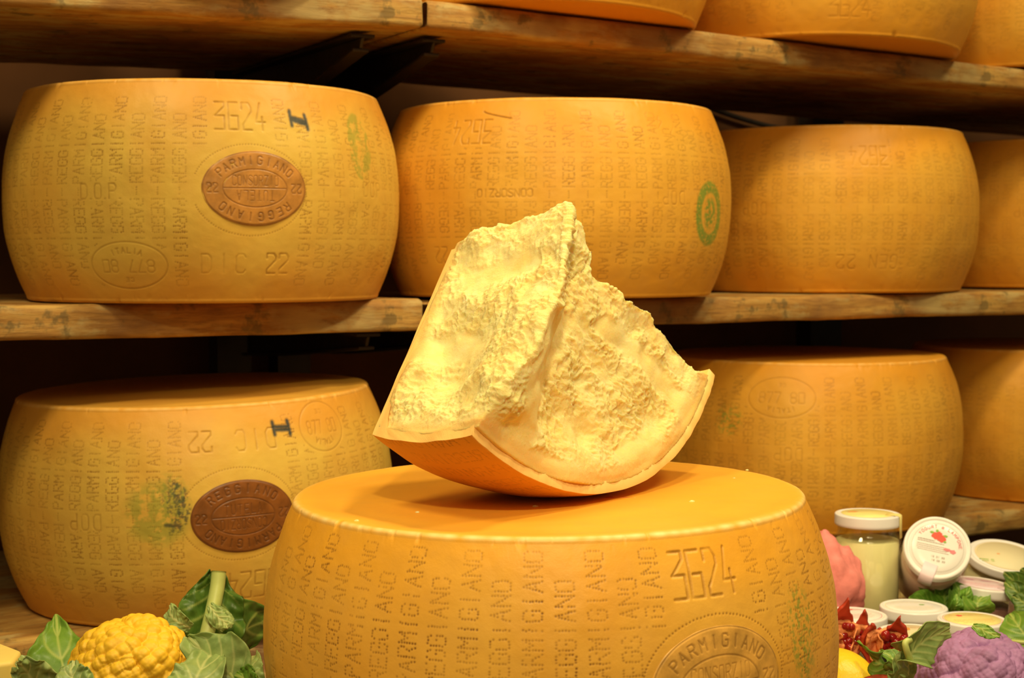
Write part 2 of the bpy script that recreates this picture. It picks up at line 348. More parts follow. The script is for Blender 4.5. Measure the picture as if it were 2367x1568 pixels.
class Wheel:
    """centre (x,y,z base) relative to the camera's height; u = mm to the right along the belly from the point facing the camera"""
    def __init__(s, x, y, z, mat, H=HW, tilt=(0, 0), res=0.8, seed=0, rough=1.0):
        s.x, s.y, s.z, s.H, s.mat, s.tilt, s.res, s.seed, s.rough = x, y, z, H, mat, tilt, res, seed, rough
        s.face = math.atan2(-y, -x); s.mk = Marks(H)
    def uv(s, px, py):
        d = ray(px, py); R = 0.215; a = d[0] ** 2 + d[1] ** 2; b = -2 * (d[0] * s.x + d[1] * s.y); c = s.x ** 2 + s.y ** 2 - R * R
        disc = max(b * b - 4 * a * c, 0); t = (-b - math.sqrt(disc)) / 2 / a; p = d * t
        th = math.atan2(p[1] - s.y, p[0] - s.x) - s.face; th = (th + PI) % (2 * PI) - PI
        return np.array([th * RB * 1000, (p[2] - s.z) * 1000])
    def surf(s, u, v, disp=0):
        """mm on the belly -> local metres (wheel's own frame)"""
        th = s.face + u / 1000 / RB; z = v / 1000; r = rprof(z, s.H) + disp
        return np.stack([r * np.cos(th), r * np.sin(th), z + 0 * th], -1)
    def build(s, label, plates=(), group='cheese wheels on the shelves', dense_u=300, vmin=0):
        H = s.H; e = 0.0045
        th_d = dense_u / 1000 / RB; nd = int(2 * th_d * RB / (s.res / 1000))
        th = np.concatenate([np.linspace(-th_d, th_d, nd, endpoint=False), np.linspace(th_d, 2 * PI - th_d, 70, endpoint=False)])
        zs = [z for z in np.arange(e, H - e, s.res / 1000)]
        if vmin: zs = [z for z in np.arange(e, vmin, 0.004)] + [z for z in np.arange(vmin, H - e, s.res / 1000)]
        zs = np.array(zs); side = np.stack([rprof(zs, H), zs], 1)
        t = np.linspace(0, PI / 2, 7)[:-1]
        rb = rprof(np.array([e]), H)[0] - e
        bot = [(r, 0.0) for r in np.linspace(0.0, rb, 16)[:-1]] + [(rb + e * math.sin(a), e - e * math.cos(a)) for a in t]
        top = [(rb + e * math.cos(a), H - e + e * math.sin(a)) for a in t] + [(r, H) for r in np.linspace(rb, 0.0, 60)]
        prof = np.concatenate([np.array(bot), side, np.array(top)]); nb = len(bot); ns = len(side)
        npf = len(prof); n = len(th)
        Rr = np.repeat(prof[None, :, 0], n, 0); Z = np.repeat(prof[None, :, 1], n, 0); TH = np.repeat(th[:, None], npf, 1)
        u = np.where(TH > PI, TH - 2 * PI, TH) * RB * 1000; v = Z * 1000
        issd = np.zeros(npf, bool); issd[nb:nb + ns] = True; issd = np.repeat(issd[None], n, 0)
        at_ = {}
        for k in ('ink', 'green', 'navy'): at_[k] = (s.mk.sample(k, u, v) * issd).ravel()
        hgt = s.mk.sample('height', u, v) * issd / 1000
        # belly and rim unevenness
        px = np.cos(TH) * Rr; py = np.sin(TH) * Rr
        P = np.stack([px, py, Z], -1) + s.seed * 3.7
        lump = fbm(P * 14, 2) * 0.0012 * s.rough + fbm(P * 70, 2) * 0.00022
        nearrim = np.exp(-((Z - H) / 0.006) ** 2) + np.exp(-(Z / 0.006) ** 2)
        chip = -np.clip(fbm(np.stack([TH * 16, Z * 30, TH * 0 + s.seed], -1), 3) - 0.35, 0, 1) * 0.004 * nearrim
        topm = (Z > H - 1e-6); dish = -0.0004 * (1 - sstep(0.0, 0.17, Rr)) - 0.0008 * sstep(0.150, 0.17, Rr) * (1 - sstep(0.176, 0.188, Rr))
        Zd = Z + topm * (dish + fbm(P * 10, 2) * 0.0006)
        Rr = Rr + (hgt + lump + chip) * (Rr > 0.18)
        V = np.stack([Rr * np.cos(TH + s.face), Rr * np.sin(TH + s.face), Zd], -1)
        vv = np.minimum(Z, H - Z) / H
        edge = 1 - sstep(0.03, 0.26, vv + 0.10 * pn(np.stack([TH * 3, Z * 12, TH * 0 + s.seed], -1)))
        edge = np.where(topm, 0.9 - 0.25 * sstep(0.1, 0.18, Rr), edge)
        wear = (np.exp(-((np.hypot(Rr - (rb + 0.7 * e), Z - (H - 0.3 * e))) / 0.0022) ** 2)) * np.clip(0.65 + 0.9 * pn(np.stack([TH * 22, TH * 0, TH * 0 + 5 + s.seed], -1)), 0.1, 1)
        at_['edge'] = edge.ravel(); at_['wear'] = (wear * (1.0 if s.H < 0.225 else 0.35)).ravel()
        o = npmesh('whole_cheese', V.reshape(-1, 3), gridfaces(n, npf, wrap=True), s.mat, attrs=at_)
        place(o, (s.x, s.y, s.z), (s.tilt[0], s.tilt[1], 0)); tag(o, label, 'cheese', group)
        for (c, a, b, flip, mat, str_) in plates: s.plate(o, c, a, b, flip, mat, str_)
        return o
    def plate(s, o, c, a, b, flip, mat, str_):
        mk = Marks(s.H); sg = -1 if flip else 1; rr = 180 if flip else 0
        mk.ellipse(c, a * .965, b * .965, 0.7, 0.8 * str_, 0.5)
        mk.ellipse(c, a * .60, b * .50, 0.55, 0.8 * str_, 0.5)
        mk.stamp(np.stack([np.linspace(-a * .6, a * .6, 200) + c[0], np.full(200, c[1])], 1), 0.5, 0.8 * str_, 0.4)
        mk.stamp(arc_text('PARMIGIANO', c, a * .79 * sg, b * .74 * sg, 4.6, 8.2, 146, 34, 0.4), 0.62, str_, 0.6)
        mk.stamp(arc_text('REGGIANO', c, a * .79 * sg, b * .76 * sg, 4.6, 8.2, -40, -140, 0.4), 0.62, str_, 0.6)
        mk.solid('22', (c[0] - sg * a * .79, c[1]), 4.2, 9, 6.4, rr, 0.62, str_, 0.6)
        mk.solid('22', (c[0] + sg * a * .79, c[1]), 4.2, 9, 6.4, rr + 180, 0.62, str_, 0.6)
        mk.solid('CONSORZIO', (c[0], c[1] + sg * b * .20), 3.6, b * .26, 5.4, rr, 0.5, .8 * str_, 0.5)
        mk.solid('TUTELA', (c[0], c[1] - sg * b * .20), 3.9, b * .26, 6.8, rr + 180, 0.5, .8 * str_, 0.5)
        nr, nt = 90, 300
        rho = np.linspace(0.0, 1, nr) ; t = np.linspace(0, 2 * PI, nt, endpoint=False)
        U = c[0] + a * rho[None] * np.cos(t)[:, None]; Vv = c[1] + b * rho[None] * np.sin(t)[:, None]
        Pn = np.stack([np.cos(U / 220) * .2, np.sin(U / 220) * .2, Vv / 1000], -1)
        hh = mk.sample('height', U, Vv) / 1000 + 0.0011 + fbm(Pn * 60, 2) * 0.0003 + 0.0
        hh = hh - 0.0018 * sstep(0.975, 1.0, rho[None] + 0 * U)
        P = s.surf(U, Vv, hh)
        F = gridfaces(nt, nr, wrap=True)
        p = npmesh('casein_plate', P.reshape(-1, 3), F, mat, o, attrs={'ink': mk.sample('ink', U, Vv).ravel()})
        tag(p, 'oval brown casein plate with raised lettering'); return p

PITCH = 21.6
def cols(u0, k0, k1, pitch=PITCH): return [u0 + k * pitch for k in range(k0, k1)]

# --- A : upper left wheel
ZM, ZL = -0.047, -0.366
wa = Wheel(-0.349, 1.7305, ZM, R_YEL, res=0.8, seed=1)
m = wa.mk; mid = wa.uv(300, 442)[1]
cp = wa.uv(588, 436); cd = wa.uv(240, 443); ci = wa.uv(290, 614); c3 = wa.uv(557, 268); cdic = wa.uv(572, 610)
clr = [(cd[0] - 23, cd[0] + 23, cd[1] - 9, cd[1] + 9), ('e', ci[0], ci[1], 48, 28)]
u0 = wa.uv(416, 440)[0]
L = [u0 - k * PITCH for k in range(14)]
m.columns(L, 1, clr, 1.0, mid)
m.columns([wa.uv(702, 440)[0] + k * PITCH for k in range(12)], 1, [(wa.uv(855, 440)[0] - 20, wa.uv(855, 440)[0] + 20, mid - 9, mid + 9)], 0.9, mid)
m.columns([wa.uv(463, 440)[0]], 0, [], 1.0, mid, only=(mid + 42, 220)); m.columns([wa.uv(652, 440)[0]], 0, [], 0.8, mid, only=(mid + 42, 220))
m.solid('3624', c3, 10, 28, 14.5, 0, 0.95, 0.62, 0.9)
m.solid('D.O.P.', cd, 7.5, 15, 8.2, 0, 0.7, 0.65, 0.6); m.solid('DOP', wa.uv(852, 440), 8, 15, 13, 0, 0.7, 0.4, 0.5)
m.italia(ci, 43, 23.5, False)
m.solid('DIC', (cdic[0] - 24, cdic[1]), 10, 19, 18, 0, 0.7, 0.28, 0.5); m.solid('22', (cdic[0] + 34, cdic[1]), 10, 20, 14, 0, 0.85, 0.6, 0.8)
m.sealring(wa.uv(578, 440), 59, 46, -160, 160)
ic = wa.uv(695, 275)
m.stamp(np.concatenate([resample([ic + (-9, 2), ic + (9, -2)], .4), resample([ic + (-9, 0.5), ic + (9, -3.5)], .4), resample([ic + (-9, -1), ic + (9, -5)], .4), resample([ic + (-9.5, 8), ic + (-8.5, -7)], .4), resample([ic + (8.5, 5), ic + (10.5, -10)], .4)]), 2.3, 1.0, 0.2, 0.15, 'navy')
m.blob(wa.uv(832, 340), 17, 31, 'green', 0.55, 12, -0.1, ring=(0.8, 0.30)); m.blob(wa.uv(828, 340), 12, 20, 'green', 0.45, 7, 0.1)
wa.build('straw yellow cheese wheel at upper left with 3624 above a tan oval plate', [(cp, 55, 38, False, P_TAN, 0.85)])

# --- B : middle wheel on the same shelf
wb = Wheel(0.054, 1.914, ZM, R_ORA, res=0.85, seed=2)
m = wb.mk; mid = wb.uv(1300, 450)[1]
c3 = wb.uv(1083, 305); cc = wb.uv(1168, 447); cd = wb.uv(1553, 458); cg = wb.uv(1633, 494); c22 = wb.uv(1017, 590)
u0 = wb.uv(1270, 450)[0]
clr = [(c3[0] - 30, c3[0] + 28, c3[1] - 18, 300), (cc[0] - 34, cc[0] + 34, cc[1] - 7, cc[1] + 7), (cd[0] - 20, cd[0] + 20, cd[1] - 9, cd[1] + 9), (c22[0] - 20, c22[0] + 60, 0, c22[1] + 15)]
m.columns(cols(u0, -13, 14), 1, clr, 0.85, mid, dot=0.86)
m.solid('3624', c3, 10, 27, 14.5, 180, 0.85, 0.55, 0.8); m.solid('CONSORZIO', cc, 5.4, 8.5, 7.4, 180, 0.75, 0.75, 0.5)
m.solid('DOP', cd, 7.5, 15, 13, 180, 0.7, 0.55, 0.6); m.solid('22', c22, 9, 18, 12, 180, 0.85, 0.65, 0.7)
m.solid('TUTELA', wb.uv(952, 440), 4.4, 8.5, 5.8, 180, 0.7, 0.6, 0.4)
m.solid('2 7 4', wb.uv(1565, 300), 8, 15, 11, 160, 0.7, 0.4, 0.3)
m.blob(cg, 29, 36, 'green', 1.0, 2.2, -0.55, ring=(0.86, 0.13)); m.blob(cg, 17, 24, 'green', 1.0, 5, -0.2)
m.stamp(np.stack([np.linspace(wb.uv(1106, 256)[0], wb.uv(1176, 274)[0], 90), wb.uv(1106, 256)[1] + np.array([-9 * (k / 89) ** 0.7 for k in range(90)])], 1), 0.7, 1.0, 1.0)
wb.build('amber cheese wheel with round green stamp, on the shelf directly behind the broken chunk')

# --- C : right wheel on the same shelf
wc = Wheel(0.462, 2.2476, ZM - 0.0015, R_ORA, res=1.0, seed=3)
m = wc.mk; mid = wc.uv(1950, 483)[1]
c3 = wc.uv(2010, 360); cd = wc.uv(1747, 483); cgn = wc.uv(2008, 606)
clr = [(c3[0] - 34, c3[0] + 32, c3[1] - 16, 300), (cd[0] - 22, cd[0] + 22, cd[1] - 9, cd[1] + 9), (cgn[0] - 46, cgn[0] + 46, 0, cgn[1] + 14)]
m.columns(cols(wc.uv(1943, 483)[0], -12, 13), 1, clr, 0.6, mid, dot=0.95)
m.solid('3624', c3, 10, 25, 15, 180, 0.8, 0.4, 0.8); m.solid('DOP', cd, 7.5, 16, 13.5, 180, 0.75, 0.5, 0.5); m.solid('GEN 22', cgn, 10, 18, 15.5, 180, 0.8, 0.5, 0.7)
wc.build('amber cheese wheel on the middle shelf marked GEN 22 upside down near its base')
wd = Wheel(0.885, 2.48, ZM, R_ORA, res=1.2, seed=4)
m = wd.mk; m.columns(cols(wd.uv(2330, 480)[0], -6, 10), 0, [(wd.uv(2355, 490)[0] - 12, wd.uv(2355, 490)[0] + 28, wd.uv(2355, 490)[1] - 10, wd.uv(2355, 490)[1] + 10)], 0.4, wd.uv(2330, 490)[1], dot=0.85)
m.solid('DOP', wd.uv(2372, 490), 8, 16, 13, 180, 0.75, 0.35, 0.4)
wd.build('cheese wheel at far right of the middle shelf, mostly cropped by the edge')

# --- E : lower left
we = Wheel(-0.3548, 1.7244, ZL - 0.0105, R_YEL, res=0.8, seed=5)
m = we.mk; mid = we.uv(300, 1190)[1]
cp = we.uv(568, 1190); cd = we.uv(210, 1195); ci = we.uv(768, 991); c3 = we.uv(590, 1352); cdic = we.uv(543, 1020)
clr = [(cd[0] - 22, cd[0] + 20, cd[1] - 9, cd[1] + 9), ('e', ci[0], ci[1], 36, 30), (c3[0] - 60, c3[0] + 40, 0, 400)]
u0 = we.uv(415, 1190)[0]
m.columns([u0 - k * PITCH for k in range(14)], 0, clr[:2], 1.0, mid)
m.columns([we.uv(690, 1190)[0] + k * PITCH for k in range(8)], 0, [clr[1]], 1.0, mid)
m.solid('DIC', (cdic[0] + 30, cdic[1]), 10, 20, 17, 180, 0.85, 0.5, 0.8); m.solid('22', (cdic[0] - 30, cdic[1] + 1), 10, 20, 14, 180, 0.85, 0.6, 0.8)
m.solid('3624', c3, 11, 28, 15, 180, 0.9, 0.55, 0.8); m.solid('DOP', cd, 8, 16, 14, 180, 0.75, 0.6, 0.6)
m.italia(ci, 31, 25.5, True)
m.sealring(we.uv(560, 1185), 60, 47, 0, 360)
ic = we.uv(672, 993)
m.stamp(np.concatenate([resample([ic + (-9, 2), ic + (9, 1)], .4), resample([ic + (-9, -1), ic + (9, -2)], .4), resample([ic + (-9.5, 7), ic + (-8.5, -6)], .4), resample([ic + (9, 7), ic + (10, -7)], .4)]), 2.4, 1.0, 0.2, 0.15, 'navy')
cg = we.uv(375, 1180)
m.blob(cg, 42, 40, 'green', 0.55, 16, -0.3); m.blob(we.uv(400, 1150), 25, 32, 'green', 0.7, 6, 0.0); m.blob(we.uv(390, 1165), 25, 27, 'navy', 0.8, 3.0, 0.0, ring=(0.8, 0.22), cut=(-0.1, 0.5)); m.blob(we.uv(412, 1150), 16, 20, 'navy', 0.7, 2.6, 0.12)
m.stamp(resample([we.uv(392, 1206), we.uv(424, 1208)], .4), 2.0, 0.8, 0, 0.4, 'navy')
ESL = 0.029
weo = we.build('straw yellow cheese wheel at lower left with green ink smudge and dark brown oval plate', [(cp, 54, 37.5, True, P_DARK, 1.0)], 'cheese wheels on the shelves')

weo.rotation_euler = Matrix.Rotation(-math.atan(ESL), 3, Vector((-0.484, 0.875, 0))).to_euler()

# --- F, G : lower right
wf = Wheel(0.4215, 2.1724, ZL, R_ORA, res=1.0, seed=6)
m = wf.mk; mid = wf.uv(1900, 1045)[1]
ci = wf.uv(1805, 921); cd = wf.uv(1822, 1050)
m.columns(cols(wf.uv(1918, 1045)[0], -12, 12), 0, [('e', ci[0], ci[1], 52, 31), (cd[0] - 22, cd[0] + 22, cd[1] - 9, cd[1] + 9)], 0.7, mid, dot=0.95)
m.italia(ci, 46, 26, True); m.solid('DOP', cd, 8, 16, 14, 180, 0.75, 0.5, 0.5)
m.blob(wf.uv(1686, 970), 26, 25, 'green', 0.8, 5, 0.15)
wf.build('amber cheese wheel on the lowest shelf, behind the tall yogurt jars')
wg = Wheel(0.8465, 2.42, ZL, R_ORA, res=1.3, seed=7)
wg.mk.columns(cols(wg.uv(2300, 1000)[0], -6, 10), 0, [], 0.35, wg.uv(2300, 1010)[1], dot=0.9)
wg.build('cheese wheel at far right of the lowest shelf, cropped by the edge')

# --- foreground wheel under the broken chunk
ZT = -0.4025 + 0.222
wz = Wheel(0.0304, 1.165, -0.4025, R_GOLD, H=0.222, tilt=(0, math.radians(-0.6)), res=0.55, seed=8)
m = wz.mk; mid = 118.0
c3 = wz.uv(1652, 1335); cp = wz.uv(1662, 1584); cgf = wz.uv(1852, 1470)
ul = wz.uv(1465, 1400)[0]
m.columns([ul - k * PITCH for k in range(15)], 1, [], 1.0, mid)
for cx_ in (1524, 1768): m.columns([wz.uv(cx_, 1340)[0]], 0, [], 1.0, mid, only=(mid + 42, 230))
# 
m.columns([wz.uv(1770, 1330)[0] + k * PITCH for k in range(1, 9)], 1, [], 1.0, mid)
m.solid('3624', c3, 10, 29, 14, 0, 1.0, 0.60, 1.0)
m.sealring((cp[0] - 1, cp[1] + 1), 57, 44.5)
m.blob(cgf, 24, 42, 'green', 0.8, 4.5, 0.12)
m.blob((wz.uv(1852, 1520)), 16, 20, 'green', 0.75, 3.5, 0.15)
wz.build('golden cheese wheel in the foreground carrying the broken chunk on top', [(cp, 53, 39, False, P_GOLD, 0.6)], group=None, dense_u=310, vmin=0.06)

# --- upper shelf wheels (only the lowest part in view)
UPW = [(-0.372, 1.760, 'cheese wheel on the top shelf at left, only its shadow edge in view'),
       (0.035, 1.935, 'cheese wheel on the top shelf above the broken chunk, underside overhanging'),
       (0.424, 2.140, 'top shelf cheese wheel marked 3624, second from the right edge'),
       (0.812, 2.362, 'cheese wheel at the upper right corner, on the top shelf')]
# ------------------------------------------------------------------ shelves
E0 = np.array([-0.507, 1.50]); DIR = np.array([0.875, 0.484]); DIR /= np.linalg.norm(DIR); YAW = math.atan2(DIR[1], DIR[0]); NB = np.array([-DIR[1], DIR[0]])
def edge_t(px, s=0):
    k = (px - CX) / FPX; return (k * E0[1] - E0[0]) / (DIR[0] - k * DIR[1])
def board(t0, z0, t1, z1, th, label, seed, depth=0.50):
    """plank whose front bottom edge runs t0,z0 -> t1,z1 along the shelf line"""
    Lh = t1 - t0; ang = math.atan2(z1 - z0, Lh)
    e = 0.006
    cs = []
    for a in np.linspace(PI, 1.5 * PI, 4): cs.append((e + e * math.cos(a), e + e * math.sin(a)))
    cs += [(x, 0) for x in np.linspace(0.03, depth - 0.02, 8)] + [(depth, e), (depth, th - e)] + [(x, th) for x in np.linspace(depth - 0.02, 0.03, 8)]
    for a in np.linspace(0.5 * PI, PI, 4): cs.append((0.009 + 0.009 * math.cos(a), th - 0.009 + 0.009 * math.sin(a)))
    cs += [(0, th * 0.55), (0, th * 0.35)]
    cs = np.array(cs); n = int(Lh / 0.006); xs = np.linspace(0, Lh, n)
    xs[1] = 0.003; xs[-2] = Lh - 0.003
    V = np.stack([np.repeat(xs[:, None], len(cs), 1), np.repeat(cs[None, :, 0], n, 0), np.repeat(cs[None, :, 1], n, 0)], -1)
    P = V * (9, 40, 40) + seed * 5.1
    V[..., 1] += fbm(P, 3) * 0.0016; V[..., 2] += fbm(P + 31, 3) * 0.0013
    c = V.mean(1, keepdims=True)
    for i in (0, -1): V[i] = c[i] + (V[i] - c[i]) * (1, 1, 0.86); V[i, :, 1] = np.clip(V[i, :, 1], 0.003, None)
    nc = len(cs); F = [gridfaces(n, nc)]
    I = np.arange(n - 1); F.append(np.stack([I * nc + nc - 1, (I + 1) * nc + nc - 1, (I + 1) * nc, I * nc], 1))
    F = [f[:, ::-1] for f in F]
    caps = [np.arange(nc)[None, :], (np.arange(nc) + (n - 1) * nc)[::-1][None, :]]
    o = npmesh('shelf_board', V.reshape(-1, 3), F + caps, WOOD)
    p = E0 + DIR * t0; o.rotation_mode = 'XYZ'
    o.location = (p[0], p[1], z0 + ZC)
    o.rotation_euler = (Matrix.Rotation(YAW, 3, 'Z') @ Matrix.Rotation(-ang, 3, 'Y')).to_euler()
    tag(o, label, 'shelf', 'rough wooden shelf boards'); return o
TJ = edge_t(986)
TU = lambda t: (0.2477 + (0.2596 - 0.2477) * t / TJ) if t < TJ else 0.2596 - (t - TJ) * 0.0222
board(-0.45, TU(-0.45), TJ - 0.002, TU(TJ), 0.034, 'rough top shelf board left of the joint', 1)
board(TJ + 0.003, TU(TJ), 2.1, TU(2.1), 0.032, 'long rough top shelf board right of the joint', 2)
board(-0.45, ZM - 0.037, TJ - 0.004, ZM - 0.037, 0.036, 'middle shelf board under the upper left wheel', 3)
board(TJ + 0.006, ZM - 0.037, 2.1, ZM - 0.034, 0.0325, 'middle shelf board running behind the chunk to the right', 4)
board(-0.45, ZL - 0.0105 - 0.69 * ESL - 0.030, TJ - 0.004, ZL - 0.0105 + 0.23 * ESL - 0.030, 0.028, 'lowest shelf board at left under the green stained wheel', 5)
board(TJ + 0.006, ZL - 0.033, 2.1, ZL - 0.033, 0.0315, 'lowest shelf board at right behind the yogurt jars', 6)
for k, (x, y, lb) in enumerate(UPW):
    t = float(np.dot(np.array([x, y]) - E0, DIR)); sl = (0.0119 / TJ) if t < TJ else -0.0222; th = 0.034 if t < TJ else 0.032
    q = Wheel(x, y, 0, R_ORA, res=1.2, seed=11 + k)
    q.z = TU(t) + th + 0.003; s_ = q
    if k:
        bm = 60; q.mk.columns(cols(-3, -11, 12), k % 2, [(-30, 40, 20, 55)] if k == 2 else [], 0.5, 113, dot=0.85)
        if k == 2: q.mk.solid('3624', q.uv(1968, 15), 12, 26, 15, 0, 0.85, 0.45, 0.6)
    o = q.build(lb, dense_u=300 if k else 40)
    ax = Vector((-DIR[1], DIR[0], 0)); o.rotation_euler = Matrix.Rotation(-math.atan(sl), 3, ax).to_euler()

# brackets, posts and the wall behind
def bracket(t, zb, lab, dp=0.075):
    root = empty('shelf_bracket', (*(E0 + DIR * t), zb), (0, 0, YAW))
    def box(name, pts2, w, x0, par):   # outline in (y,z) extruded along x
        n = len(pts2); V = [(x0, y, z) for y, z in pts2] + [(x0 + w, y, z) for y, z in pts2]
        F = [tuple(range(n))[::-1], tuple(range(n, 2 * n))] + [(i, (i + 1) % n, n + (i + 1) % n, n + i) for i in range(n)]
        o = npmesh(name, V, F, STEEL, par, smooth=False)
        b = o.modifiers.new('b', 'BEVEL'); b.width = 0.0012; b.segments = 2; return o
    box('flange', [(0.05, -0.0045), (0.05, -0.0005), (0.47, -0.0005), (0.47, -0.0045)], 0.030, -0.015, root)
    box('web', [(0.05, -0.0045), (0.056, -0.016), (0.30, -dp * .8), (0.47, -dp), (0.47, -0.0045)], 0.004, -0.002, root)
    box('lip', [(0.056, -0.016), (0.056, -0.020), (0.30, -dp * .8 - .004), (0.47, -dp - .004), (0.47, -dp), (0.30, -dp * .8)], 0.020, -0.010, root)
    tag(root, lab, 'bracket', 'black steel shelf brackets'); return root
bracket(TJ - 0.055, TU(TJ - 0.055) - 0.003, 'black steel bracket under the top shelf, left of the board joint')
bracket(TJ + 0.035, TU(TJ + 0.035) - 0.003, 'black steel bracket under the top shelf, right of the board joint')
bracket(TJ - 0.05, ZM - 0.040, 'black steel bracket under the middle shelf, left of the joint', 0.046)
bracket(TJ + 0.04, ZM - 0.040, 'black steel bracket under the middle shelf behind the chunk', 0.046)
bracket(-0.13, TU(-0.13) - 0.003, 'black steel bracket at the upper left corner of the photo')
def post(t, off, wdt, lab, z0=-1.35, z1=0.8):
    p = E0 + DIR * t + NB * off; root = empty('shelf_post', (p[0], p[1], z0), (0, 0, YAW))
    h = z1 - z0; w2 = wdt / 2; d = 0.02; tk = 0.003
    o2 = [(-w2, d), (-w2, -d), (w2, -d), (w2, d), (w2 - 0.012, d), (w2 - 0.012, d - tk), (w2 - tk, d - tk), (w2 - tk, -d + tk), (-w2 + tk, -d + tk), (-w2 + tk, d - tk), (-w2 + 0.012, d - tk), (-w2 + 0.012, d)]
    n = len(o2); V = [(x, y, 0) for x, y in o2] + [(x, y, h) for x, y in o2]
    F = [tuple(range(n)), tuple(range(n, 2 * n))[::-1]] + [(i, n + i, n + (i + 1) % n, (i + 1) % n) for i in range(n)]
    npmesh('channel', V, F, STEEL, root, smooth=False)
    V = [(x, y, z) for z in (0, 0.004) for x, y in ((-0.04, -0.04), (0.04, -0.04), (0.04, 0.04), (-0.04, 0.04))]
    npmesh('foot_plate', V, [(3, 2, 1, 0), (4, 5, 6, 7), (0, 1, 5, 4), (1, 2, 6, 5), (2, 3, 7, 6), (3, 0, 4, 7)], STEEL, root, smooth=False)
    tag(root, lab, 'post', 'steel posts behind the shelves')
post(TJ - 0.055, 0.535, 0.05, 'dark steel post behind the shelves, left one of the pair by the joint'); post(TJ + 0.035, 0.535, 0.05, 'dark steel post behind the shelves, right one of the pair by the joint')
post(1.50, 0.535, 0.07, 'wide dark steel post behind the shelves at the right edge')
def slab(name, x0, x1, y0, y1, z0, z1, mat, rz=0, o=(0, 0), kind=None):
    V = [(x, y, z) for z in (z0, z1) for x, y in ((x0, y0), (x1, y0), (x1, y1), (x0, y1))]
    ob = npmesh(name, V, [(3, 2, 1, 0), (4, 5, 6, 7), (0, 1, 5, 4), (1, 2, 6, 5), (2, 3, 7, 6), (3, 0, 4, 7)], mat, smooth=False)
    place(ob, (o[0], o[1], 0), (0, 0, rz))
    if kind: ob['kind'] = kind
    return ob
pw = E0 + NB * 0.60
slab('wall_back', -1.8, 3.2, 0, 0.1, -1.35, 1.8, WALL, YAW, pw, 'structure')
slab('floor', -3, 4, -2.5, 4.5, -1.45, -1.35, FLOOR, 0, (0, 0), 'structure')
# cable on the wall
def tube(name, pts, rad, mat, parent=None, n=10, taper=None):
    pts = np.array(pts, float); m_ = len(pts); V = []
    up = np.array([0, 0, 1.0])
    for i in range(m_):
        t = pts[min(i + 1, m_ - 1)] - pts[max(i - 1, 0)]; t /= np.linalg.norm(t) + 1e-12
        a = np.cross(t, up); 
        if np.linalg.norm(a) < 1e-3: a = np.cross(t, (1.0, 0, 0))
        a /= np.linalg.norm(a); b = np.cross(t, a); r = rad if taper is None else rad * taper[i]
        for k in range(n): V.append(pts[i] + r * (a * math.cos(2 * PI * k / n) + b * math.sin(2 * PI * k / n)))
    F = [gridfaces(m_, n)]; I = np.arange(m_ - 1); F.append(np.stack([I * n + n - 1, (I + 1) * n + n - 1, (I + 1) * n, I * n], 1))
    F += [np.arange(n)[None, ::-1], (np.arange(n) + (m_ - 1) * n)[None, :]]
    return npmesh(name, V, F, mat, parent)
def spline(pts, n=40):
    pts = np.array(pts, float); k = len(pts); P = np.concatenate([[2 * pts[0] - pts[1]], pts, [2 * pts[-1] - pts[-2]]]); out = []
    for i in range(k - 1):
        p0, p1, p2, p3 = P[i:i + 4]; mm = n // (k - 1)
        for t in np.linspace(0, 1, mm, endpoint=(i == k - 2)):
            out.append(0.5 * ((2 * p1) + (-p0 + p2) * t + (2 * p0 - 5 * p1 + 4 * p2 - p3) * t * t + (-p0 + 3 * p1 - 3 * p2 + p3) * t ** 3))
    return np.array(out)
def on_wall(px, py, off=0.585):
    d = ray(px, py); q = E0 + NB * off; t = np.dot(q, NB) / (d[0] * NB[0] + d[1] * NB[1]); return d * t
cb = tube('wall_cable', spline([on_wall(1470, 172), on_wall(1560, 215), on_wall(1700, 270), on_wall(1830, 300), on_wall(1990, 302), on_wall(2090, 268), on_wall(2150, 240)], 48), 0.0045, STEEL)
place(cb, (0, 0, 0)); tag(cb, 'black cable drooping on the dark wall above the right wheels', 'cable')

# ------------------------------------------------------------------ the broken chunk
cyw, tlt = 0.882, 0.241
n_ = np.array([math.sin(cyw), -math.cos(cyw), 0]); h_ = np.array([math.cos(cyw), math.sin(cyw), 0]); v_ = np.array([0, 0, 1.0])
n_, v_ = n_ * math.cos(tlt) + v_ * math.sin(tlt), v_ * math.cos(tlt) - n_ * math.sin(tlt)
OH = np.array([0.036, 1.146, 0.0405]); P1, P2, TH_ = 0.73, 0.867, 0.107
def to3(r, psi, t):
    return OH + (r * np.sin(psi))[..., None] * h_ - (r * np.cos(psi))[..., None] * v_ - t[..., None] * n_
def toplane(px, py, t0=0.0):
    d = ray(px, py); q = OH - t0 * n_; k = np.dot(q, n_) / np.dot(d, n_); p = d * k - OH; a = np.dot(p, h_); b = -np.dot(p, v_); return math.hypot(a, b), math.atan2(a, b)
def radh(t): return R0 + (RB - R0) * (1 - np.clip(np.abs(t) / 0.1137, 0, 1) ** 2.2)
sil = [toplane(*p) for p in [(1350, 505), (1392, 560), (1380, 592), (1388, 625), (1430, 658), (1468, 697), (1500, 722), (1535, 762), (1572, 805), (1610, 848), (1640, 868)]]
sr = np.array([0] + [a for a, b in sil] + [0.23]); sp = np.array([1.3] + [b for a, b in sil] + [P2])
od = np.argsort(sr); sr, sp = sr[od], sp[od]
rid_r = np.array([0, 0.02, 0.045, 0.09, 0.13, 0.165, 0.185, 0.198, 0.208, 0.23]); rid_t = np.array([-.010, -.016, -.026, -.034, -.031, -.026, -.021, -.012, -.004, 0])
RT = 0.0085
